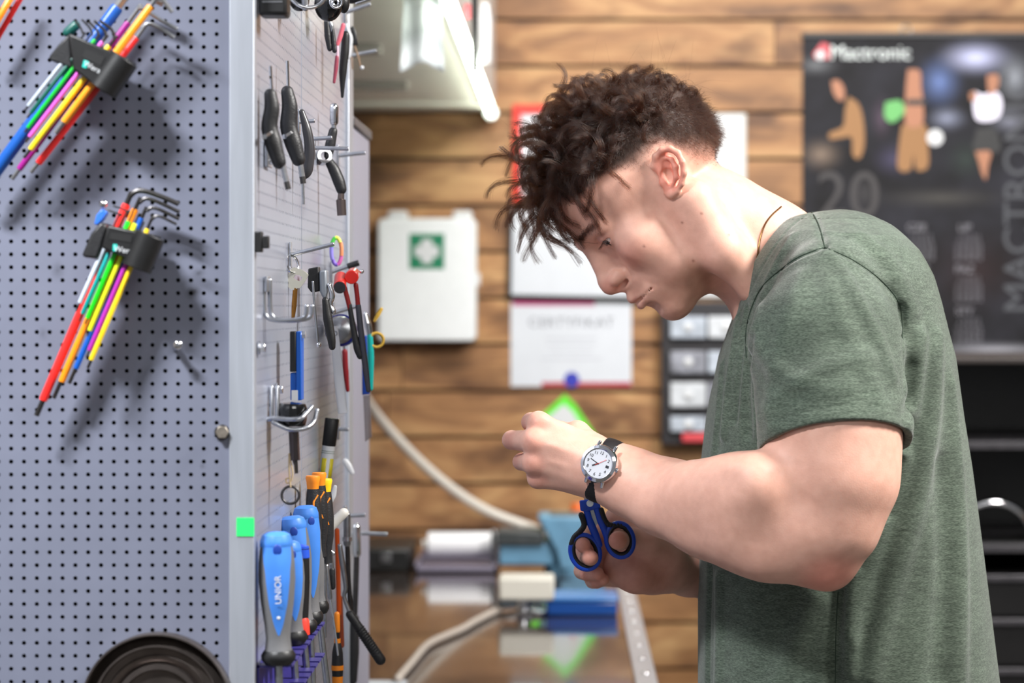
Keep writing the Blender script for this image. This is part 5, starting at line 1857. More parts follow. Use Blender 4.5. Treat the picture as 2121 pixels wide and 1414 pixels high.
body.chain([E(1366, 362, 3, 6), E(1354, 344, 6, 6.5), E(1357, 324, 9, 6.5), E(1371, 311, 12, 6.5), E(1388, 308, 14, 6.5), E(1404, 317, 16, 6.5),
            E(1414, 336, 18, 6.5), E(1417, 358, 18, 6.2), E(1412, 380, 15, 6), E(1402, 396, 11, 6.5), E(1392, 402, 8, 8.5)], 2.2 * mm)
body.ell(W(1386, 352, ED + 3 * mm), np.array([13.0, 8.0, 19.0]) * mm, rot_local('Z', 14), 4 * mm)
body.ell(W(1388, 352, ED - 6 * mm), np.array([13.5, 2.6, 20.0]) * mm, rot_local('Z', 16), 4 * mm)
body.ell(W(1390, 396, ED - 6 * mm), np.array([6.6, 3.4, 6.6]) * mm, None, 4 * mm)
body.chain([E(1376, 328, 8, 5), E(1390, 331, 12, 5.5), E(1399, 346, 14, 6), E(1400, 366, 13, 6), E(1393, 382, 10, 5.5)], 2.5 * mm)
body.ell(W(1382, 366, ED - 9 * mm), np.array([6.5, 5.5, 9.0]) * mm, None, 3 * mm, 's')
body.ell(W(1380, 340, ED - 11 * mm), np.array([4.0, 3.0, 4.5]) * mm, None, 3 * mm, 's')
body.chain([E(1371, 362, 4, 6), E(1374, 378, 6, 7), E(1382, 388, 7, 5.5)], 2.5 * mm)

# left arm: upper arm, elbow, forearm
body.chain([C(1712, 620, 2.31, 96), C(1728, 820, 2.262, 130), C(1729, 905, 2.245, 133.5), C(1731, 985, 2.238, 127), C(1724, 1080, 2.232, 96), C(1710, 1150, 2.235, 58)], 0.012)
body.chain([C(1675, 905, 2.238, 78), C(1645, 975, 2.232, 60)], 0.012)                       # biceps
body.chain([C(1708, 1148, 2.235, 60), C(1655, 1090, 2.238, 100), C(1562, 1062, 2.255, 119), C(1466, 1056, 2.285, 92), C(1380, 1030, 2.312, 76), C(1306, 998, 2.33, 66), C(1262, 978, 2.335, 59)], 0.014)
body.chain([C(1715, 1170, 2.232, 38), C(1590, 1140, 2.236, 46), C(1480, 1100, 2.268, 40)], 0.022)
body.chain([C(1560, 1000, 2.21, 58), C(1430, 1010, 2.262, 42)], 0.03)                       # forearm muscle on the camera's side
body.ridge([W(1592, 930, 2.18), W(1612, 960, 2.175), W(1622, 985, 2.18)], -0.003, 0.009)
body.ridge([W(1598, 1000, 2.16), W(1560, 985, 2.16), W(1500, 1000, 2.2)], -0.002, 0.012)

# left hand, back of the hand to the camera, fingers folded away
body.chain([C(1262, 978, 2.335, 57), C(1215, 962, 2.34, 56), C(1165, 938, 2.345, 54)], 0.012)
L_mcp = [(1116, 876, 2.342, 23.5), (1106, 914, 2.332, 24.5), (1105, 958, 2.334, 23), (1114, 990, 2.344, 20.5)]
L_car = [(1240, 938, 2.335, 22), (1238, 960, 2.33, 23), (1236, 985, 2.332, 23), (1236, 1002, 2.337, 22)]
L_pip = [(1100, 874, 2.375, 19.5), (1060, 911, 2.366, 19.5), (1080, 956, 2.372, 17.5), (1106, 984, 2.378, 15)]
L_dip = [(1122, 892, 2.404, 16.5), (1086, 908, 2.394, 16.5), (1104, 946, 2.398, 15), (1122, 968, 2.400, 13)]
L_tip = [(1142, 905, 2.396, 14.5), (1112, 910, 2.398, 14.5), (1128, 944, 2.392, 13.5), (1142, 958, 2.390, 12)]
for i in range(4):
    body.chain([C(*L_car[i]), C(*L_mcp[i])], 0.010)
for i in range(4):
    body.chain([C(*L_mcp[i]), C(*L_pip[i]), C(*L_dip[i]), C(*L_tip[i])], 0.0022, kfirst=0.004)
body.chain([C(1232, 925, 2.345, 26), C(1196, 897, 2.362, 24), C(1160, 892, 2.388, 18), C(1138, 898, 2.412, 15)], 0.006)
body.ridge([W(1138, 920, 2.318), W(1180, 935, 2.318), W(1225, 950, 2.316)], 0.0008, 0.0035)
body.ridge([W(1138, 957, 2.318), W(1180, 968, 2.318), W(1222, 975, 2.316)], 0.0008, 0.0035)

# right arm and hand, further off, palm to the camera
body.chain([C(1690, 660, 2.64, 90), C(1680, 900, 2.70, 96), C(1660, 1150, 2.70, 78), C(1520, 1195, 2.60, 70), C(1425, 1176, 2.51, 50), C(1390, 1170, 2.49, 46)], 0.02)
body.chain([C(1400, 1168, 2.492, 44), C(1345, 1175, 2.475, 48), C(1300, 1168, 2.47, 46)], 0.014)
body.chain([C(1390, 1185, 2.475, 34), C(1318, 1190, 2.45, 32), C(1280, 1178, 2.452, 28)], 0.014)
R_mcp = [(1278, 1092, 2.478, 25), (1262, 1128, 2.486, 25), (1262, 1162, 2.486, 24), (1272, 1190, 2.478, 21)]
R_pip = [(1212, 1108, 2.47, 18), (1196, 1142, 2.474, 18), (1206, 1182, 2.47, 17), (1228, 1203, 2.466, 15)]
R_dip = [(1204, 1122, 2.442, 15.5), (1208, 1152, 2.448, 15.5), (1216, 1188, 2.448, 14.5), (1236, 1205, 2.448, 13)]
R_tip = [(1208, 1129, 2.411, 16), (1223, 1155, 2.407, 16.5), (1238, 1188, 2.432, 14), (1250, 1200, 2.436, 12.5)]
for i in range(4):
    body.chain([C(1378, 1140 + 16 * i, 2.49, 30), C(*R_mcp[i])], 0.012)
for i in range(4):
    body.chain([C(*R_mcp[i]), C(*R_pip[i]), C(*R_dip[i]), C(*R_tip[i])], 0.0022, kfirst=0.005)
body.chain([C(1385, 1150, 2.462, 36), C(1342, 1130, 2.448, 33), C(1304, 1114, 2.440, 22), C(1283, 1118, 2.416, 19.5), C(1280, 1119, 2.398, 19.5)], 0.004, kfirst=0.014)
body.chain([C(1340, 1100, 2.465, 28), C(1272, 1070, 2.462, 19)], 0.008)
body.ridge([W(1352, 1085, 2.42), W(1330, 1120, 2.405), W(1318, 1140, 2.41)], -0.0015, 0.004)
body.ridge([W(1274, 1160, 2.43), W(1276, 1190, 2.42), W(1272, 1218, 2.43)], -0.0025, 0.0025)

lo = np.array([W(1030, 140, 2.6).x, 2.14, W(0, 1560, 2.49).z])
hi = np.array([W(1860, 0, 2.64).x, 2.80, W(0, 190, 2.5).z])
bv, bf = body.mesh(lo, hi, h=BODY_H)

man = thing('person', 'young man with curly brown hair in a green T-shirt looking down at scissors', 'person', (W(1735, 0, 2.49).x, 2.49, 0.0))


# ---- skin tone
def skin_tones(P):
    n = len(P)
    base = np.array(lin((221, 172, 152))[:3])
    col = np.tile(base, (n, 1))

    def blend(w, c):
        c = np.array(lin(c)[:3])
        col[:] = col * (1 - w[:, None]) + c * w[:, None]

    def spot(p, r, c, amt):
        d = np.sqrt(((P - np.array(p)) ** 2).sum(1))
        blend(amt * (1 - smoothstep(r * 0.3, r, d)), c)
    spot(W(1712, 1175, 2.22), 0.04, (216, 134, 116), 0.75)
    for (x, y, d, r) in L_mcp + L_pip:
        spot(W(x, y, d - 0.01), 0.016, (214, 138, 120), 0.4)
    for (x, y, d, r) in R_tip + R_dip:
        spot(W(x, y, d - 0.006), 0.014, (206, 126, 108), 0.5)
    spot(W(1279, 1119, 2.39), 0.02, (208, 130, 110), 0.6)
    spot(W(1330, 1195, 2.45), 0.05, (200, 124, 104), 0.5)
    q = to_head(P)
    f, y, z = q[:, 0], q[:, 1], q[:, 2]
    inhead = (np.sqrt(((P - np.array(HO)) ** 2).sum(1)) < 0.17).astype(float) * (P[:, 0] < W(1530, 0, 2.49).x)
    ay = np.abs(y)

    def hs(c, r, colr, amt, sym=True):
        yy = ay if sym else y
        dd = np.sqrt(((f - c[0]) / r[0]) ** 2 + ((yy - c[1]) / r[1]) ** 2 + ((z - c[2]) / r[2]) ** 2)
        blend(inhead * amt * (1 - smoothstep(0.35, 1.0, dd)), colr)
    hs((80, 44, -28), (34, 26, 24), (214, 146, 128), 0.55)
    hs((108, 0, -34), (20, 20, 16), (206, 128, 112), 0.6)
    hs((84, 32, 2), (18, 20, 14), (188, 124, 108), 0.5)
    # stubble on jaw, lip and chin
    hs((62, 30, -86), (52, 46, 30), (166, 122, 100), 0.55)
    hs((98, 14, -54), (16, 24, 9), (170, 120, 100), 0.45)
    # lips
    hs((100, 0, -61.5), (14, 17, 4.6), (186, 104, 100), 0.8)
    hs((98, 0, -70.5), (14, 16, 5.0), (188, 106, 102), 0.8)
    # brows
    bw = np.exp(-((z - (20 - 0.006 * (ay - 26) ** 2)) / 3.6) ** 2) * smoothstep(11, 15, ay) * (1 - smoothstep(44, 50, ay)) * (f > 55)
    blend(inhead * np.clip(bw * 1.0, 0, 1) * 0.75, (66, 44, 36))
    # lid rims
    # cropped hair that fades into the skin at the sides and back
    xpix = P[:, 0] / P[:, 1] * F + CX
    ypix = CY - (P[:, 2] - CAMZ) / P[:, 1] * F
    sc = scalp_w(f, ay, z)
    blend(inhead * sc, (66, 52, 46))
    # ear
    ear = 1 - smoothstep(0.7, 1.15, np.sqrt(((xpix - 1386) / 36) ** 2 + ((ypix - 352) / 54) ** 2))
    ear = ear * (P[:, 1] < 2.41)
    blend(ear * 0.55, (226, 120, 98))
    # moles
    for (mx, my) in ((1453, 442), (1436, 540), (1510, 486), (1334, 510), (1413, 461)):
        blend(np.exp(-(((xpix - mx) ** 2 + (ypix - my) ** 2) / 2.6 ** 2)) * (P[:, 1] < 2.5) * 0.8, (120, 66, 52))
    return col


def scalp_full(f):
    return np.interp(f, [-85, -75, -52, -28, -17, 10, 38, 50, 70, 85], [-28, -21, 11, 27, 39, 42, 46, 50, 52, 56])


def scalp_line(f):
    """height of the lower edge of the cropped hair at the side of the head, for a forward coordinate f (mm)"""
    return np.interp(f, [-100, -80, -50, -30, -24, -10, 0, 14, 25, 38, 50, 70, 85], [-52, -50, -42, -16, 6, 20, 18, 15, 25, 38, 43, 44, 48])


def scalp_w(f, ay, z):
    lo_, hi_ = scalp_line(f), scalp_full(f)
    top = smoothstep(-0.12, 1.0, (z - lo_) / (hi_ - lo_ + 1))
    front = 1 - smoothstep(82, 94, f + 0.25 * np.maximum(ay - 30, 0) - 0.12 * (z - 60))
    return np.clip(top * np.where(z > 45, np.maximum(front, 0), np.maximum(front, 0) * (f < 80)), 0, 1)


skin_m = bpy.data.materials.new('skin')
skin_m.use_nodes = True
_nt = skin_m.node_tree
_b = _nt.nodes['Principled BSDF']
_a = _nt.nodes.new('ShaderNodeAttribute'); _a.attribute_name = 'tone'
_tc = _nt.nodes.new('ShaderNodeTexCoord')
_n = _nt.nodes.new('ShaderNodeTexNoise'); _n.inputs['Scale'].default_value = 90; _n.inputs['Detail'].default_value = 6
_r = _nt.nodes.new('ShaderNodeValToRGB')
_r.color_ramp.elements[0].position = 0.3; _r.color_ramp.elements[0].color = (0.92, 0.87, 0.86, 1)
_r.color_ramp.elements[1].position = 0.65; _r.color_ramp.elements[1].color = (1.03, 1.02, 1.02, 1)
_mx = _nt.nodes.new('ShaderNodeMix'); _mx.data_type = 'RGBA'; _mx.blend_type = 'MULTIPLY'; _mx.inputs[0].default_value = 1
_nt.links.new(_tc.outputs['Object'], _n.inputs['Vector'])
_nt.links.new(_n.outputs['Fac'], _r.inputs[0])
_nt.links.new(_a.outputs['Color'], _mx.inputs[6]); _nt.links.new(_r.outputs[0], _mx.inputs[7])
_nt.links.new(_mx.outputs[2], _b.inputs['Base Color'])
_b.inputs['Roughness'].default_value = 0.54
_b.inputs['Subsurface Weight'].default_value = 0.16
_b.inputs['Subsurface Radius'].default_value = (1.0, 0.35, 0.2)
_b.inputs['Subsurface Scale'].default_value = 0.004
_n2 = _nt.nodes.new('ShaderNodeTexNoise'); _n2.inputs['Scale'].default_value = 700; _n2.inputs['Detail'].default_value = 3
_bp = _nt.nodes.new('ShaderNodeBump'); _bp.inputs['Strength'].default_value = 0.12; _bp.inputs['Distance'].default_value = 0.001
_nt.links.new(_tc.outputs['Object'], _n2.inputs['Vector']); _nt.links.new(_n2.outputs['Fac'], _bp.inputs['Height'])
_nt.links.new(_bp.outputs[0], _b.inputs['Normal'])

bodyo, bv = np_mesh('body', bv, bf, skin_m, man, 3)
vert_color(bodyo, 'tone', skin_tones(bv))

# ---- eyes
for s in (1, -1):
    c = H(EYE[0], EYE[1] * s, EYE[2])
    look = HR @ np.array([0.95, 0.10 * s, -0.30])
    look = Vector(look).normalized()
    ey = obj('eye', MB().ball(c, 12.9 * mm, 24, 16), mat('eye_white', (226, 214, 208), 0.15), man, angle=0)
    c2 = Vector(c) + look * 12.1 * mm
    obj('iris', MB().ell(c2, *[Vector(v) * s_ * mm for v, s_ in zip(frame_of(look), (6.4, 6.4, 1.7))]), mat('dark_iris', (38, 24, 18), 0.08), ey, angle=0)

# ---- T-shirt
shirt = Field()
ys = np.array([400, 470, 520, 572, 630, 665, 737, 859, 960, 1017, 1160, 1414, 1560.])
fr = np.array([1700, 1640, 1592, 1556, 1529, 1517, 1491, 1465, 1453, 1450, 1447, 1447, 1447.])
bk_ = np.array([1705, 1800, 1872, 1911, 1936, 1948, 1968, 1986, 2003, 2011, 2030, 2062, 2078.])
hw = np.array([.06, .12, .155, .172, .182, .186, .188, .184, .180, .178, .177, .180, .182])
TD = 2.49


def torso_fn(P):
    yp = CY - (P[:, 2] - CAMZ) / TD * F
    a = np.interp(yp, ys, fr); b = np.interp(yp, ys, bk_); w = np.interp(yp, ys, hw)
    xc = ((a + b) / 2 - CX) / F * TD
    ax = (b - a) / 2 / F * TD
    n = 2.35
    q = ((np.abs(P[:, 0] - xc) / ax) ** n + (np.abs(P[:, 1] - TD) / w) ** n) ** (1 / n)
    d = (q - 1) * np.minimum(ax, w) * 0.9
    return np.maximum(d, np.maximum((P[:, 2] - W(0, 505, TD).z), W(0, 1545, TD).z - P[:, 2]))


shirt.fn(torso_fn, (W(1440, 0, TD).x, 2.29, W(0, 1550, TD).z), (W(2090, 0, TD).x, 2.69, W(0, 500, TD).z), 0.0)
shirt.ell(W(1738, 610, TD), (px_r(172, TD), 0.168, px_r(176, TD)), None, 0.03)
shirt.cone(W(1650, 560, 2.45), W(1712, 575, 2.325), px_r(100, 2.45), px_r(70, 2.32), 0.03)
shirt.cone(W(1650, 560, 2.53), W(1712, 590, 2.66), px_r(100, 2.5), px_r(70, 2.66), 0.03)
shirt.chain([C(1705, 600, 2.66, 100), C(1690, 780, 2.70, 130)], 0.03)
# left sleeve, cut by the plane of its hem
hemA, hemB, hemC = (np.array(W(*p)) for p in ((1586, 934, 2.245), (1869, 912, 2.245), (1735, 862, 2.17)))
hn = np.cross(hemB - hemA, hemC - hemA); hn /= np.linalg.norm(hn)
if hn[2] > 0:
    hn = -hn                                   # points down, out of the sleeve
SL = [C(1712, 618, 2.31, 108), C(1711, 722, 2.288, 157), C(1722, 830, 2.262, 153), C(1727, 912, 2.246, 153), C(1730, 970, 2.24, 152)]
slv = Field().chain(SL, 0.01)


def sleeve_fn(P):
    return np.maximum(slv.eval(P), (P - hemA) @ hn)


shirt.fn(sleeve_fn, (W(1550, 0, 2.25).x, 2.16, W(0, 945, 2.2).z), (W(1880, 0, 2.25).x, 2.40, W(0, 500, 2.3).z), 0.016)
# folds, raised and creased, laid on the surface
base_ops = list(shirt.ops)
FOLDS = [  # pixel path, height mm, width mm
    ([(1712, 520), (1760, 590), (1815, 690), (1850, 780)], 2.6, 9), ([(1700, 540), (1735, 640), (1790, 760), (1830, 840)], 1.2, 11),
    ([(1660, 570), (1625, 680), (1600, 790), (1598, 880)], 1.6, 14), ([(1560, 690), (1600, 760), (1680, 800), (1760, 800)], 1.8, 12),
    ([(1575, 860), (1640, 800), (1720, 760), (1800, 740)], 2.0, 11), ([(1562, 760), (1600, 800), (1650, 818)], -0.7, 9),
    ([(1940, 700), (1930, 860), (1900, 1030), (1850, 1200), (1800, 1400)], 4.0, 14), ([(1905, 700), (1885, 850), (1850, 1010), (1800, 1160), (1760, 1320)], 3.4, 12),
    ([(1890, 760), (1876, 900), (1840, 1060)], -3.0, 10), ([(1968, 800), (1985, 1000), (1990, 1200), (1985, 1414)], 3.4, 14), ([(1950, 960), (1955, 1180), (1940, 1400)], -2.4, 14),
    ([(1735, 1230), (1732, 1320), (1728, 1440)], -3.5, 8), ([(1770, 1190), (1762, 1280), (1765, 1400)], 3.2, 9), ([(1690, 1240), (1650, 1330), (1600, 1440)], 2.6, 14),
    ([(1530, 660), (1512, 780), (1500, 900)], 3.4, 7), ([(1545, 640), (1530, 760), (1520, 870)], -3.4, 6), ([(1496, 760), (1486, 880), (1476, 960)], 2.5, 8), ([(1555, 700), (1545, 800), (1548, 900)], -3.2, 8),
    ([(1470, 1180), (1466, 1300), (1465, 1440)], -4.0, 7), ([(1490, 1200), (1490, 1320), (1488, 1440)], 2.4, 10),
    ([(1868, 640), (1874, 740), (1876, 810)], -2.6, 6),
    ([(1760, 470), (1840, 540), (1890, 640)], 1.6, 14), ([(1640, 490), (1610, 540), (1580, 610), (1560, 690)], 1.4, 9),
]
for pts, amp, wd in FOLDS:
    p = shirt.path(pts)
    if len(p) > 1:
        shirt.ridge(p, 1.8 * amp * mm, 0.8 * wd * mm)
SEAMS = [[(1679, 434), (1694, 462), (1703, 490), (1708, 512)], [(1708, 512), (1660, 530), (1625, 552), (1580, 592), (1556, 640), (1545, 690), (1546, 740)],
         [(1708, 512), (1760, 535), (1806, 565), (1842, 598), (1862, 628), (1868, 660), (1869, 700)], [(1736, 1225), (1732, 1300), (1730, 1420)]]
for pts in SEAMS:
    p = shirt.path(pts)
    if len(p) > 1:
        shirt.ridge(p, -2.6 * mm, 2.8 * mm)
# neck opening
nA, nB, nC = (np.array(W(*p)) for p in ((1662, 434, 2.49), (1527, 632, 2.49), (1573, 520, 2.405)))
nn = np.cross(nB - nA, nC - nA); nn /= np.linalg.norm(nn)
if nn[0] > 0:
    nn = -nn                                   # points out of the collar, towards the head
shirt.fn(lambda P: (P - nA) @ nn, (-2, 0, 0), (3, 5, 4), 0.0, 'i')
neckhole = Field().chain([C(1440, 430, 2.487, 100), C(1490, 474, 2.49, 112), C(1580, 527, 2.49, 115.5), C(1630, 565, 2.49, 120)], 0.01)
shirt.fn(lambda P: neckhole.eval(P), W(1400, 680, 2.3), W(1660, 380, 2.7), 0.001, 's')
# rib of the collar and stitching of the hem
shirt.fn(lambda P: -0.0011 * np.exp(-(((P - nA) @ nn + 0.014) / 0.0012) ** 2), (W(1500, 0, 2.49).x, 2.36, W(0, 680, 2.4).z), (W(1720, 0, 2.49).x, 2.62, W(0, 420, 2.4).z), 0.0, 'd')
shirt.fn(lambda P: -0.0007 * np.exp(-(((P - hemA) @ hn + 0.013) / 0.0012) ** 2), (W(1560, 0, 2.25).x, 2.16, W(0, 945, 2.2).z), (W(1876, 0, 2.25).x, 2.31, W(0, 800, 2.3).z), 0.0, 'd')
# the arm goes up into the sleeve
armhole = Field().chain([C(1722, 800, 2.264, 136), C(1728, 905, 2.245, 142.5), C(1731, 985, 2.238, 146)], 0.004)
shirt.fn(lambda P: armhole.eval(P), W(1575, 1010, 2.2), W(1890, 760, 2.33), 0.001, 's')

sv, sf = shirt.mesh((W(1430, 0, 2.49).x, 2.13, W(0, 1552, 2.49).z), (W(2095, 0, 2.49).x, 2.84, W(0, 405, 2.49).z), h=SHIRT_H)


def cloth_material():
    m = bpy.data.materials.new('green_heather_jersey')
    m.use_nodes = True
    nt = m.node_tree
    N, L = nt.nodes, nt.links
    b = N['Principled BSDF']
    b.inputs['Roughness'].default_value = 0.85
    b.inputs['Sheen Weight'].default_value = 0.25
    b.inputs['Sheen Roughness'].default_value = 0.5
    b.inputs['Specular IOR Level'].default_value = 0.2
    tc = N.new('ShaderNodeTexCoord')
    prev = None
    for sc, st, p0, p1, c0, c1 in ((1.0, (300, 300, 1400), .36, .66, (70, 83, 70), (112, 125, 110)), (1.0, (60, 60, 420), .3, .7, (205, 205, 205), (255, 255, 255)), (1.0, (14, 14, 22), .35, .65, (226, 226, 226), (255, 255, 255))):
        mp = N.new('ShaderNodeMapping'); mp.inputs['Scale'].default_value = st
        L.new(tc.outputs['Object'], mp.inputs[0])
        n = N.new('ShaderNodeTexNoise'); n.inputs['Scale'].default_value = sc; n.inputs['Detail'].default_value = 4
        L.new(mp.outputs[0], n.inputs['Vector'])
        r = N.new('ShaderNodeValToRGB')
        r.color_ramp.elements[0].position, r.color_ramp.elements[0].color = p0, lin(c0)
        r.color_ramp.elements[1].position, r.color_ramp.elements[1].color = p1, lin(c1)
        L.new(n.outputs['Fac'], r.inputs[0])
        if prev is None:
            prev = r.outputs[0]
            bp = N.new('ShaderNodeBump'); bp.inputs['Strength'].default_value = 0.25; bp.inputs['Distance'].default_value = 0.0006
            L.new(n.outputs['Fac'], bp.inputs['Height']); L.new(bp.outputs[0], b.inputs['Normal'])
        else:
            mx = N.new('ShaderNodeMix'); mx.data_type = 'RGBA'; mx.blend_type = 'MULTIPLY'; mx.inputs[0].default_value = 1
            L.new(prev, mx.inputs[6]); L.new(r.outputs[0], mx.inputs[7]); prev = mx.outputs[2]
    L.new(prev, b.inputs['Base Color'])
    return m


shirto, sv = np_mesh('t_shirt', sv, sf, cloth_material(), man, 2)
shade_green = mat('dark_green_seam_shade', (40, 54, 42), 0.9)  # dark green tubes stand in for the shadow along the seams
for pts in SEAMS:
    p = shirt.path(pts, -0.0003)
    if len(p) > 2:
        obj('seam_shade', MB().tube(p, 0.0008, 8, rnd=True), shade_green, shirto)

# trousers and shoes, below the picture
tr = Field()
hz = W(0, 1500, 2.49).z
for s in (1, -1):
    tr.chain([(np.array([W(1760, 0, 2.49).x, 2.49 - 0.08 * s, hz]), 0.105), (np.array([W(1745, 0, 2.49).x, 2.49 - 0.11 * s, 0.5]), 0.075), (np.array([W(1765, 0, 2.49).x, 2.49 - 0.12 * s, 0.1]), 0.062)], 0.03)
tr.fn(lambda P: 0.06 - P[:, 2], (-1, 1.5, -0.1), (2, 3.5, 0.2), 0.0, 'i')
tv, tf = tr.mesh((0.05, 2.2, 0.0), (0.6, 2.8, hz + 0.14), h=0.008)
np_mesh('trousers', tv, tf, mat('dark_denim', (38, 42, 54), 0.8, 0, 0.2, 60), man, 2)
for s in (1, -1):
    sh_ = MB()
    xk, yk = W(1765, 0, 2.49).x, 2.49 - 0.12 * s
    sh_.tube([(xk + 0.07, yk, 0.045), (xk + 0.02, yk, 0.06), (xk - 0.08, yk, 0.048), (xk - 0.18, yk - 0.01 * s, 0.034)], [0.04, 0.055, 0.047, 0.032], 18, rnd=True, flat=((0, 1, 0), 0.9, 0.8))
    obj('shoe', sh_, blackrub, man)

# ------------------------------------------------------------------ hair
def strands(name, P, n, radius, m, parent):
    """P: (strands, points, 3) in world metres"""
    hc = bpy.data.hair_curves.new(name)
    S, K = P.shape[:2]
    hc.add_curves([K] * S)
    base = np.array(wloc(parent))
    hc.attributes['position'].data.foreach_set('vector', (P - base).astype(np.float32).ravel())
    ra = hc.attributes.get('radius') or hc.attributes.new('radius', 'FLOAT', 'POINT')
    t = np.linspace(0, 1, K)
    ra.data.foreach_set('value', np.tile(radius * (1 - 0.55 * t ** 2), S).astype(np.float32))
    hc.materials.append(m)
    o = bpy.data.objects.new(name, hc)
    o.parent = parent
    COL.objects.link(o)
    return o


hair_m = bpy.data.materials.new('brown_hair')
hair_m.use_nodes = True
_nt = hair_m.node_tree
for _n in list(_nt.nodes):
    if _n.type == 'BSDF_PRINCIPLED':
        _nt.nodes.remove(_n)
_h = _nt.nodes.new('ShaderNodeBsdfHairPrincipled')
_h.parametrization = 'MELANIN'
_h.inputs['Melanin'].default_value = 0.80
_h.inputs['Melanin Redness'].default_value = 0.52
_h.inputs['Roughness'].default_value = 0.32
_h.inputs['Radial Roughness'].default_value = 0.4
_h.inputs['Random Color'].default_value = 0.12
_nt.links.new(_h.outputs[0], _nt.nodes['Material Output'].inputs['Surface'])

# roots are taken from the head's own surface
nrm = np.empty(len(bodyo.data.vertices) * 3, np.float32)
bodyo.data.vertices.foreach_get('normal', nrm)
nrm = nrm.reshape(-1, 3).astype(float)
q = to_head(bv)
f_, y_, z_ = q[:, 0], q[:, 1], q[:, 2]
inh = np.sqrt(((bv - np.array(HO)) ** 2).sum(1)) < 0.16
scw = scalp_w(f_, np.abs(y_), z_) * inh
scw *= (np.abs(y_) < 79)                                    # never on the ears
# --- long curls on top: everything above a line that runs from the temple to the crown
topline = np.interp(f_, [-95, -70, -40, 0, 40, 75], [26, 34, 44, 46, 46, 46])
top_idx = np.nonzero((scw > 0.5) & (z_ > topline + 24 * smoothstep(52, 70, f_) * smoothstep(14, 26, np.abs(y_))))[0]
FW, UP, LF = HR[:, 0], HR[:, 2], HR[:, 1]
DOWN = np.array([0, 0, -1.0])
K = 22
n_guides = 340
gi = RNG.choice(top_idx, n_guides, replace=False)


def unit(v):
    return v / np.maximum(np.linalg.norm(v, axis=-1, keepdims=True), 1e-9)


hp = to_head(bv[gi])
gl_ = 0.047 + 0.024 * smoothstep(10, 85, hp[:, 0]) + RNG.uniform(-0.010, 0.012, n_guides)         # longer in the fringe
gl_ *= 1 - 0.55 * smoothstep(5, 70, -hp[:, 0])
gd = unit(nrm[gi] * (0.9 - 0.35 * smoothstep(40, 75, hp[:, :1])) + FW * (0.55 + 0.3 * RNG.random((n_guides, 1))) + RNG.normal(0, 0.35, (n_guides, 3)))
gp = np.zeros((n_guides, K, 3))
gp[:, 0] = bv[gi]
side = unit(np.cross(gd, DOWN) + RNG.normal(0, 0.3, (n_guides, 3)))
spin = RNG.choice([-1, 1], n_guides) * RNG.uniform(0.05, 0.19, n_guides)
cen = np.array(H(8, 0, 38))
for k in range(1, K):
    step = gl_ / (K - 1)
    t = k / (K - 1)
    out = unit(gp[:, k - 1] - cen)
    front = smoothstep(35, 75, hp[:, :1])
    gd = unit(gd + DOWN * (0.10 * t + 0.085 * front) + FW * 0.045 * (1 - front) - UP * 0.05 * front - out * 0.075 * t * (1 + RNG.random((n_guides, 1))))
    # natural bend of a lock about its own axis
    c_, s_ = np.cos(spin)[:, None], np.sin(spin)[:, None]
    gd = unit(gd * c_ + np.cross(side, gd) * s_ + side * (side * gd).sum(1, keepdims=True) * (1 - c_))
    p = gp[:, k - 1] + gd * step[:, None]
    # keep clear of the skull
    loc = to_head(p) - np.array([4, 0, 36])
    rad = np.sqrt(((loc / np.array([96, 79, 77])) ** 2).sum(1))
    push = np.maximum(1 - rad, 0)[:, None] * 0.08
    p = p + unit(p - cen) * push
    gp[:, k] = p
per = 52
S = n_guides * per
gidx = np.repeat(np.arange(n_guides), per)
# root offsets inside the lock
ro = bv[gi][gidx] + RNG.normal(0, 0.0046, (S, 3))
tt = np.linspace(0, 1, K)
spread = (1 - 0.80 * np.sin(np.minimum(tt * 1.3, 1) * math.pi / 2))[None, :, None] * np.ones((1, 1, 1))
P = gp[gidx] + (ro - bv[gi][gidx])[:, None, :] * spread
# curls: a helix around the guide
gt = unit(np.gradient(gp, axis=1))
ref = unit(np.cross(gt, np.array([0.3, 0.5, 0.8])))
ref2 = np.cross(gt, ref)
turns = RNG.uniform(0.5, 1.25, n_guides)[gidx][:, None] * (1 + RNG.normal(0, 0.05, (S, 1)))
ph = RNG.uniform(0, 6.28, n_guides)[gidx][:, None] + RNG.normal(0, 0.22, (S, 1))
amp = (RNG.uniform(0.0038, 0.0075, n_guides)[gidx][:, None]) * (1 + RNG.normal(0, 0.15, (S, 1)))
an = ph + 2 * math.pi * turns * tt[None]
env = (smoothstep(0, 0.45, tt)[None]) * amp
P = P + ref[gidx] * (np.cos(an) * env)[..., None] + ref2[gidx] * (np.sin(an) * env)[..., None]
P += np.cumsum(RNG.normal(0, 0.00016, P.shape), axis=1)
strands('hair', P, None, 0.000085, hair_m, man)
# --- a few stray flyaway hairs
ns = 160
si = RNG.choice(top_idx, ns)
d = unit(nrm[si] * 1.1 + FW * 0.25 + RNG.normal(0, 0.5, (ns, 3)))
L_ = RNG.uniform(0.03, 0.075, ns)
PS = np.zeros((ns, K, 3)); PS[:, 0] = bv[si]
cur = RNG.normal(0, 0.09, (ns, 3))
for k in range(1, K):
    d = unit(d + cur + DOWN * 0.02)
    PS[:, k] = PS[:, k - 1] + d * (L_ / (K - 1))[:, None]
strands('stray_hair', PS, None, 0.00004, hair_m, man)
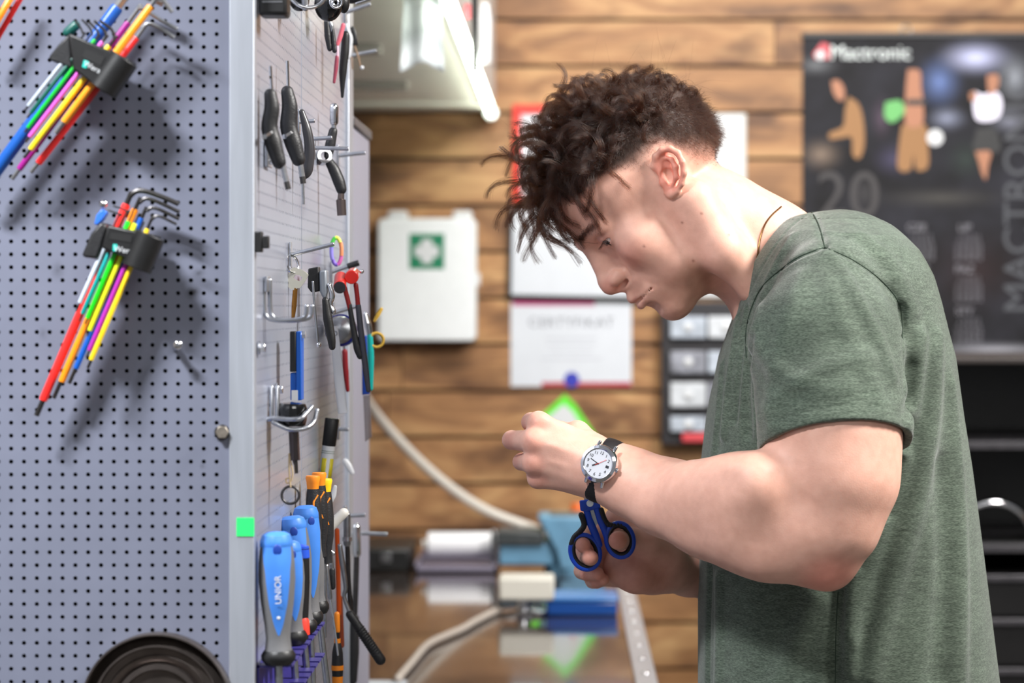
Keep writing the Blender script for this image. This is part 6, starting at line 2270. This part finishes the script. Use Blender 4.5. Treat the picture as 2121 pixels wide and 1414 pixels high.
# --- short hair, longer near the top of the sides, shaved at the lower edge
sd_idx = np.nonzero((scw > 0.02) & (z_ <= topline + 10))[0]
w = scw[sd_idx]
ns = 15000
si = RNG.choice(sd_idx, ns, p=w / w.sum())
qs = to_head(bv[si])
lift = np.clip((qs[:, 2] - scalp_line(qs[:, 0])) / (scalp_full(qs[:, 0]) - scalp_line(qs[:, 0]) + 14), 0, 1)
L_ = 0.0010 + 0.014 * lift ** 1.7 * RNG.uniform(0.7, 1.2, ns)
back = unit(-UP[None] * 0.55 + FW[None] * np.where(qs[:, :1] > -10, 0.35, -0.1) + RNG.normal(0, 0.34, (ns, 3)))
d = unit(nrm[si] * 0.5 + back)
PS = np.zeros((ns, 6, 3)); PS[:, 0] = bv[si] + RNG.normal(0, 0.0009, (ns, 3))
for k in range(1, 6):
    d = unit(d + back * 0.14 - nrm[si] * 0.05)
    PS[:, k] = PS[:, k - 1] + d * (L_ / 5)[:, None]
strands('cropped_hair', PS, None, 0.00007, hair_m, man)
# --- brows and lashes
nb = 520
yy = RNG.uniform(13, 47, nb)
sgn = RNG.choice([-1, 1], nb)
zz = 20 - 0.006 * (yy - 26) ** 2 + RNG.normal(0, 1.9, nb)
P0 = np.array([H(f0, y0 * s0, z0) for f0, y0, s0, z0 in zip(100.5 - 0.012 * (yy - 8) ** 2, yy, sgn, zz)])
# settle the roots on the skin
from mathutils.kdtree import KDTree
hi_ = np.nonzero(inh)[0]
kd = KDTree(len(hi_))
for j, i in enumerate(hi_):
    kd.insert(bv[i], j)
kd.balance()
near = np.array([hi_[kd.find(p)[1]] for p in P0])
P0 = bv[near]
d = unit(nrm[near] * 0.45 + LF[None] * sgn[:, None] * 0.9 + UP[None] * RNG.uniform(0.0, 0.5, (nb, 1)))
PS = np.stack([P0 + d * t * 0.0085 - nrm[near] * 0.0012 * t * t * 3 for t in np.linspace(0, 1, 5)], 1)
strands('eyebrow', PS, None, 0.00010, hair_m, man)
lash = []
for s in (1, -1):
    for j in range(46):
        u = -10 + 22 * j / 45
        a = H(EYE[0] + 14.6 - 0.030 * u * u, (EYE[1] + 1.5 + u) * s, EYE[2] + 0.6 - 0.012 * u * u)
        dirv = HR @ np.array([0.95, 0.018 * u * s, -0.45 + RNG.normal(0, 0.08)])
        lash.append([a + dirv * t * 0.0075 + HR @ np.array([0, 0, 0.0018]) * t * t for t in np.linspace(0, 1, 5)])
strands('eyelash', np.array(lash), None, 0.00009, hair_m, man)

# ------------------------------------------------------------------ watch, necklace, scissors
wc = W(1254, 975, 2.337)
wax = (W(1306, 998, 2.33) - W(1215, 962, 2.34)).normalized()
N_ = Vector((-0.30, -0.93, 0.14)).normalized()
wpos = W(1240, 960, 2.3000)
up12 = Vector((0.33, 0, 0.93)); up12 = (up12 - N_ * up12.dot(N_)).normalized()
right3 = up12.cross(N_).normalized() * -1
right3 = N_.cross(up12) * -1
t = thing('wristwatch', 'wristwatch with a white dial and black strap on the raised left wrist', 'watch', wpos)
b1 = (up12 - wax * up12.dot(wax)).normalized()
b2 = wax.cross(b1)
if b2.y > 0:
    b2 = -b2                                    # towards the camera
loop = []
for k in range(49):
    a = 2 * math.pi * k / 48
    loop.append(wc + b1 * math.cos(a) * 0.0308 + b2 * math.sin(a) * 0.0300)
st = MB()
st.tube(loop, [0.0088] * 49, 14, cap=False, flat=(wax, 1, 0.16))
obj('strap', st, mat('black_leather', (18, 17, 19), 0.5, 0, 0.2, 300, bump=0.4, bscale=1500), t)
base = wpos - N_ * 0.0075
obj('case', MB().lathe(base, N_, [(0, 0), (.0158, 0), (.0182, .002), (.0186, .006), (.0176, .0085), (.0148, .0098), (.0138, .0090), (0, .0088)], 48), chrome, t)
obj('dial', MB().lathe(base, N_, [(0, .0089), (.0136, .0089), (.0136, .0091), (0, .0092)], 40), mat('dial_white', (204, 206, 212), 0.35), t)
ink = mat('dial_ink', (20, 22, 34), 0.5)
dl = base + N_ * 0.00935
rm = Matrix((right3, up12, N_)).transposed().to_euler()
for h in range(1, 13):
    a = math.radians(30 * h)
    p = dl + (up12 * math.cos(a) + right3 * math.sin(a)) * 0.0106
    if h == 3:
        obj('date_window', MB().obox(p - right3 * .001, right3 * .0016, up12 * .0012, N_ * .0001), ink, t)
        continue
    nx = text('numeral', str(h), p, 0.0042, ink, t, extrude=0.00005)
    nx.rotation_euler = rm
for ang, ln, wd in ((235, .0062, .0006), (285, .0088, .0004)):
    a = math.radians(ang)
    dv = up12 * math.cos(a) + right3 * math.sin(a)
    obj('hand', MB().obox(dl + dv * ln * .45 + N_ * .0003, dv * ln * .55, N_.cross(dv) * wd, N_ * .0001), ink, t)
a = math.radians(48)
dv = up12 * math.cos(a) + right3 * math.sin(a)
obj('second_hand', MB().obox(dl + dv * .003 + N_ * .0005, dv * .006, N_.cross(dv) * .00018, N_ * .0001), red_pl, t)
obj('crown', MB().cyl(base + N_ * .005 + right3 * .0172, base + N_ * .005 + right3 * .0200, .0024), chrome, t)
for s1 in (1, -1):
    for s2 in (1, -1):
        p = base + N_ * .003 + up12 * s1 * .0165 + right3 * s2 * .0085
        obj('lug', MB().tube([p - up12 * s1 * .003, p + up12 * s1 * .0035 - N_ * .003], [.0022, .0016], 10, rnd=True), chrome, t)

nk = []
for (x, y) in catmull([(1618, 428, 0), (1598, 446, 0), (1584, 466, 0), (1575, 492, 0), (1570, 522, 0), (1566, 546, 0)], 6) and [(p.x, p.y) for p in catmull([(1618, 428, 0), (1598, 446, 0), (1584, 466, 0), (1575, 492, 0), (1570, 522, 0), (1566, 546, 0)], 6)]:
    d = body.hit(x, y)
    if d is not None:
        nk.append(W(x, y, d - 0.0007))
if len(nk) > 2:
    obj('necklace', MB().tube(nk, 0.0009, 8, rnd=True), mat('dark_gold', (122, 88, 52), 0.3, 0.9), man)

# scissors
SD = 2.416
sc_ = thing('scissors', 'blue and black handled scissors held in the lower hand', 'scissors', W(1235, 1080, SD))
s_blue, s_black = mat('scissor_blue', (18, 70, 190), 0.32), mat('scissor_rubber', (22, 22, 24), 0.5, 0, .1, 200, bump=.3, bscale=1200)


def ring_loop(cx, cy, rx, ry, tilt, n=40, a0=0, a1=360):
    out = []
    for k in range(n + 1):
        a = math.radians(a0 + (a1 - a0) * k / n)
        x, y = rx * math.cos(a), ry * math.sin(a)
        c, s = math.cos(math.radians(tilt)), math.sin(math.radians(tilt))
        out.append(W(cx + x * c - y * s, cy + x * s + y * c, SD))
    return out


pxs = 1 / F * SD
for (cx, cy, rx, ry, tl_, arm, outer_grip, a0) in (
        (1212, 1143, 28, 35, -20, [(1214, 1052), (1221, 1078), (1232, 1104), (1240, 1128)], [(1204, 1066), (1210, 1086), (1202, 1100), (1190, 1112), (1184, 1126)], 150),
        (1284, 1118, 26.5, 34, -12, [(1234, 1046), (1243, 1074), (1254, 1100), (1261, 1122)], [(1245, 1056), (1252, 1076), (1262, 1087), (1280, 1087), (1296, 1092)], 190)):
    h = MB()
    h.tube(ring_loop(cx, cy, rx, ry, tl_), 6.6 * pxs, 12, cap=False, flat=((0, 1, 0), 0.95, 1))
    h.tube(catmull([W(x, y, SD) for x, y in arm], 5), [7.5 * pxs, 7 * pxs, 7 * pxs, 7 * pxs, 7 * pxs, 7.5 * pxs, 8 * pxs, 8 * pxs] + [8 * pxs] * 8, 12, rnd=True, flat=((0, 1, 0), 0.75, 1))
    hh = obj('handle', h, s_blue, sc_)
    g = MB().tube(ring_loop(cx, cy, rx - 4.5, ry - 4.5, tl_), 4.6 * pxs, 12, cap=False, flat=((0, 1, 0), 1.6, 1))
    obj('ring_lining', g, s_black, hh)
    og = catmull([W(x, y, SD - .0006) for x, y in outer_grip], 5)
    obj('rubber_grip', MB().tube(og, [6 * pxs] * len(og), 12, rnd=True, flat=((0, 1, 0), .9, 1)), s_black, hh)
    for k in range(5):
        pk = og[int(len(og) * (.45 + .1 * k))]
        obj('grip_rib', MB().ell(pk - Vector((0, .0024, 0)), (.0014, 0, 0), (0, .0006, 0), (0, 0, .0022), 10, 6), s_black, hh)
obj('pivot_boss', MB().prism([W(x, y, SD - .003) for x, y in ((1200, 1036), (1240, 1034), (1245, 1052), (1228, 1056), (1214, 1060), (1202, 1058))], (0, .006, 0)), s_blue, sc_, bevel=.0015)
bl = MB().prism([W(x, y, SD + .002) for x, y in ((1215, 1048), (1236, 1046), (1240, 1082), (1233, 1090), (1224, 1070))], (0, .002, 0))
obj('blade_tang', bl, steel, sc_)
for k in (0, 1):
    obj('blade', MB().prism([W(x, y, SD + .0005 + .0022 * k) for x, y in ((1212 + 6 * k, 1045), (1232 - 4 * k, 1042), (1214, 990), (1196 + 3 * k, 962))], (0, .0018, 0)), steel, sc_)
obj('rivet', MB().cyl(W(1222, 1042, SD - .0045), W(1222, 1042, SD + .005), .0035), chrome, sc_)
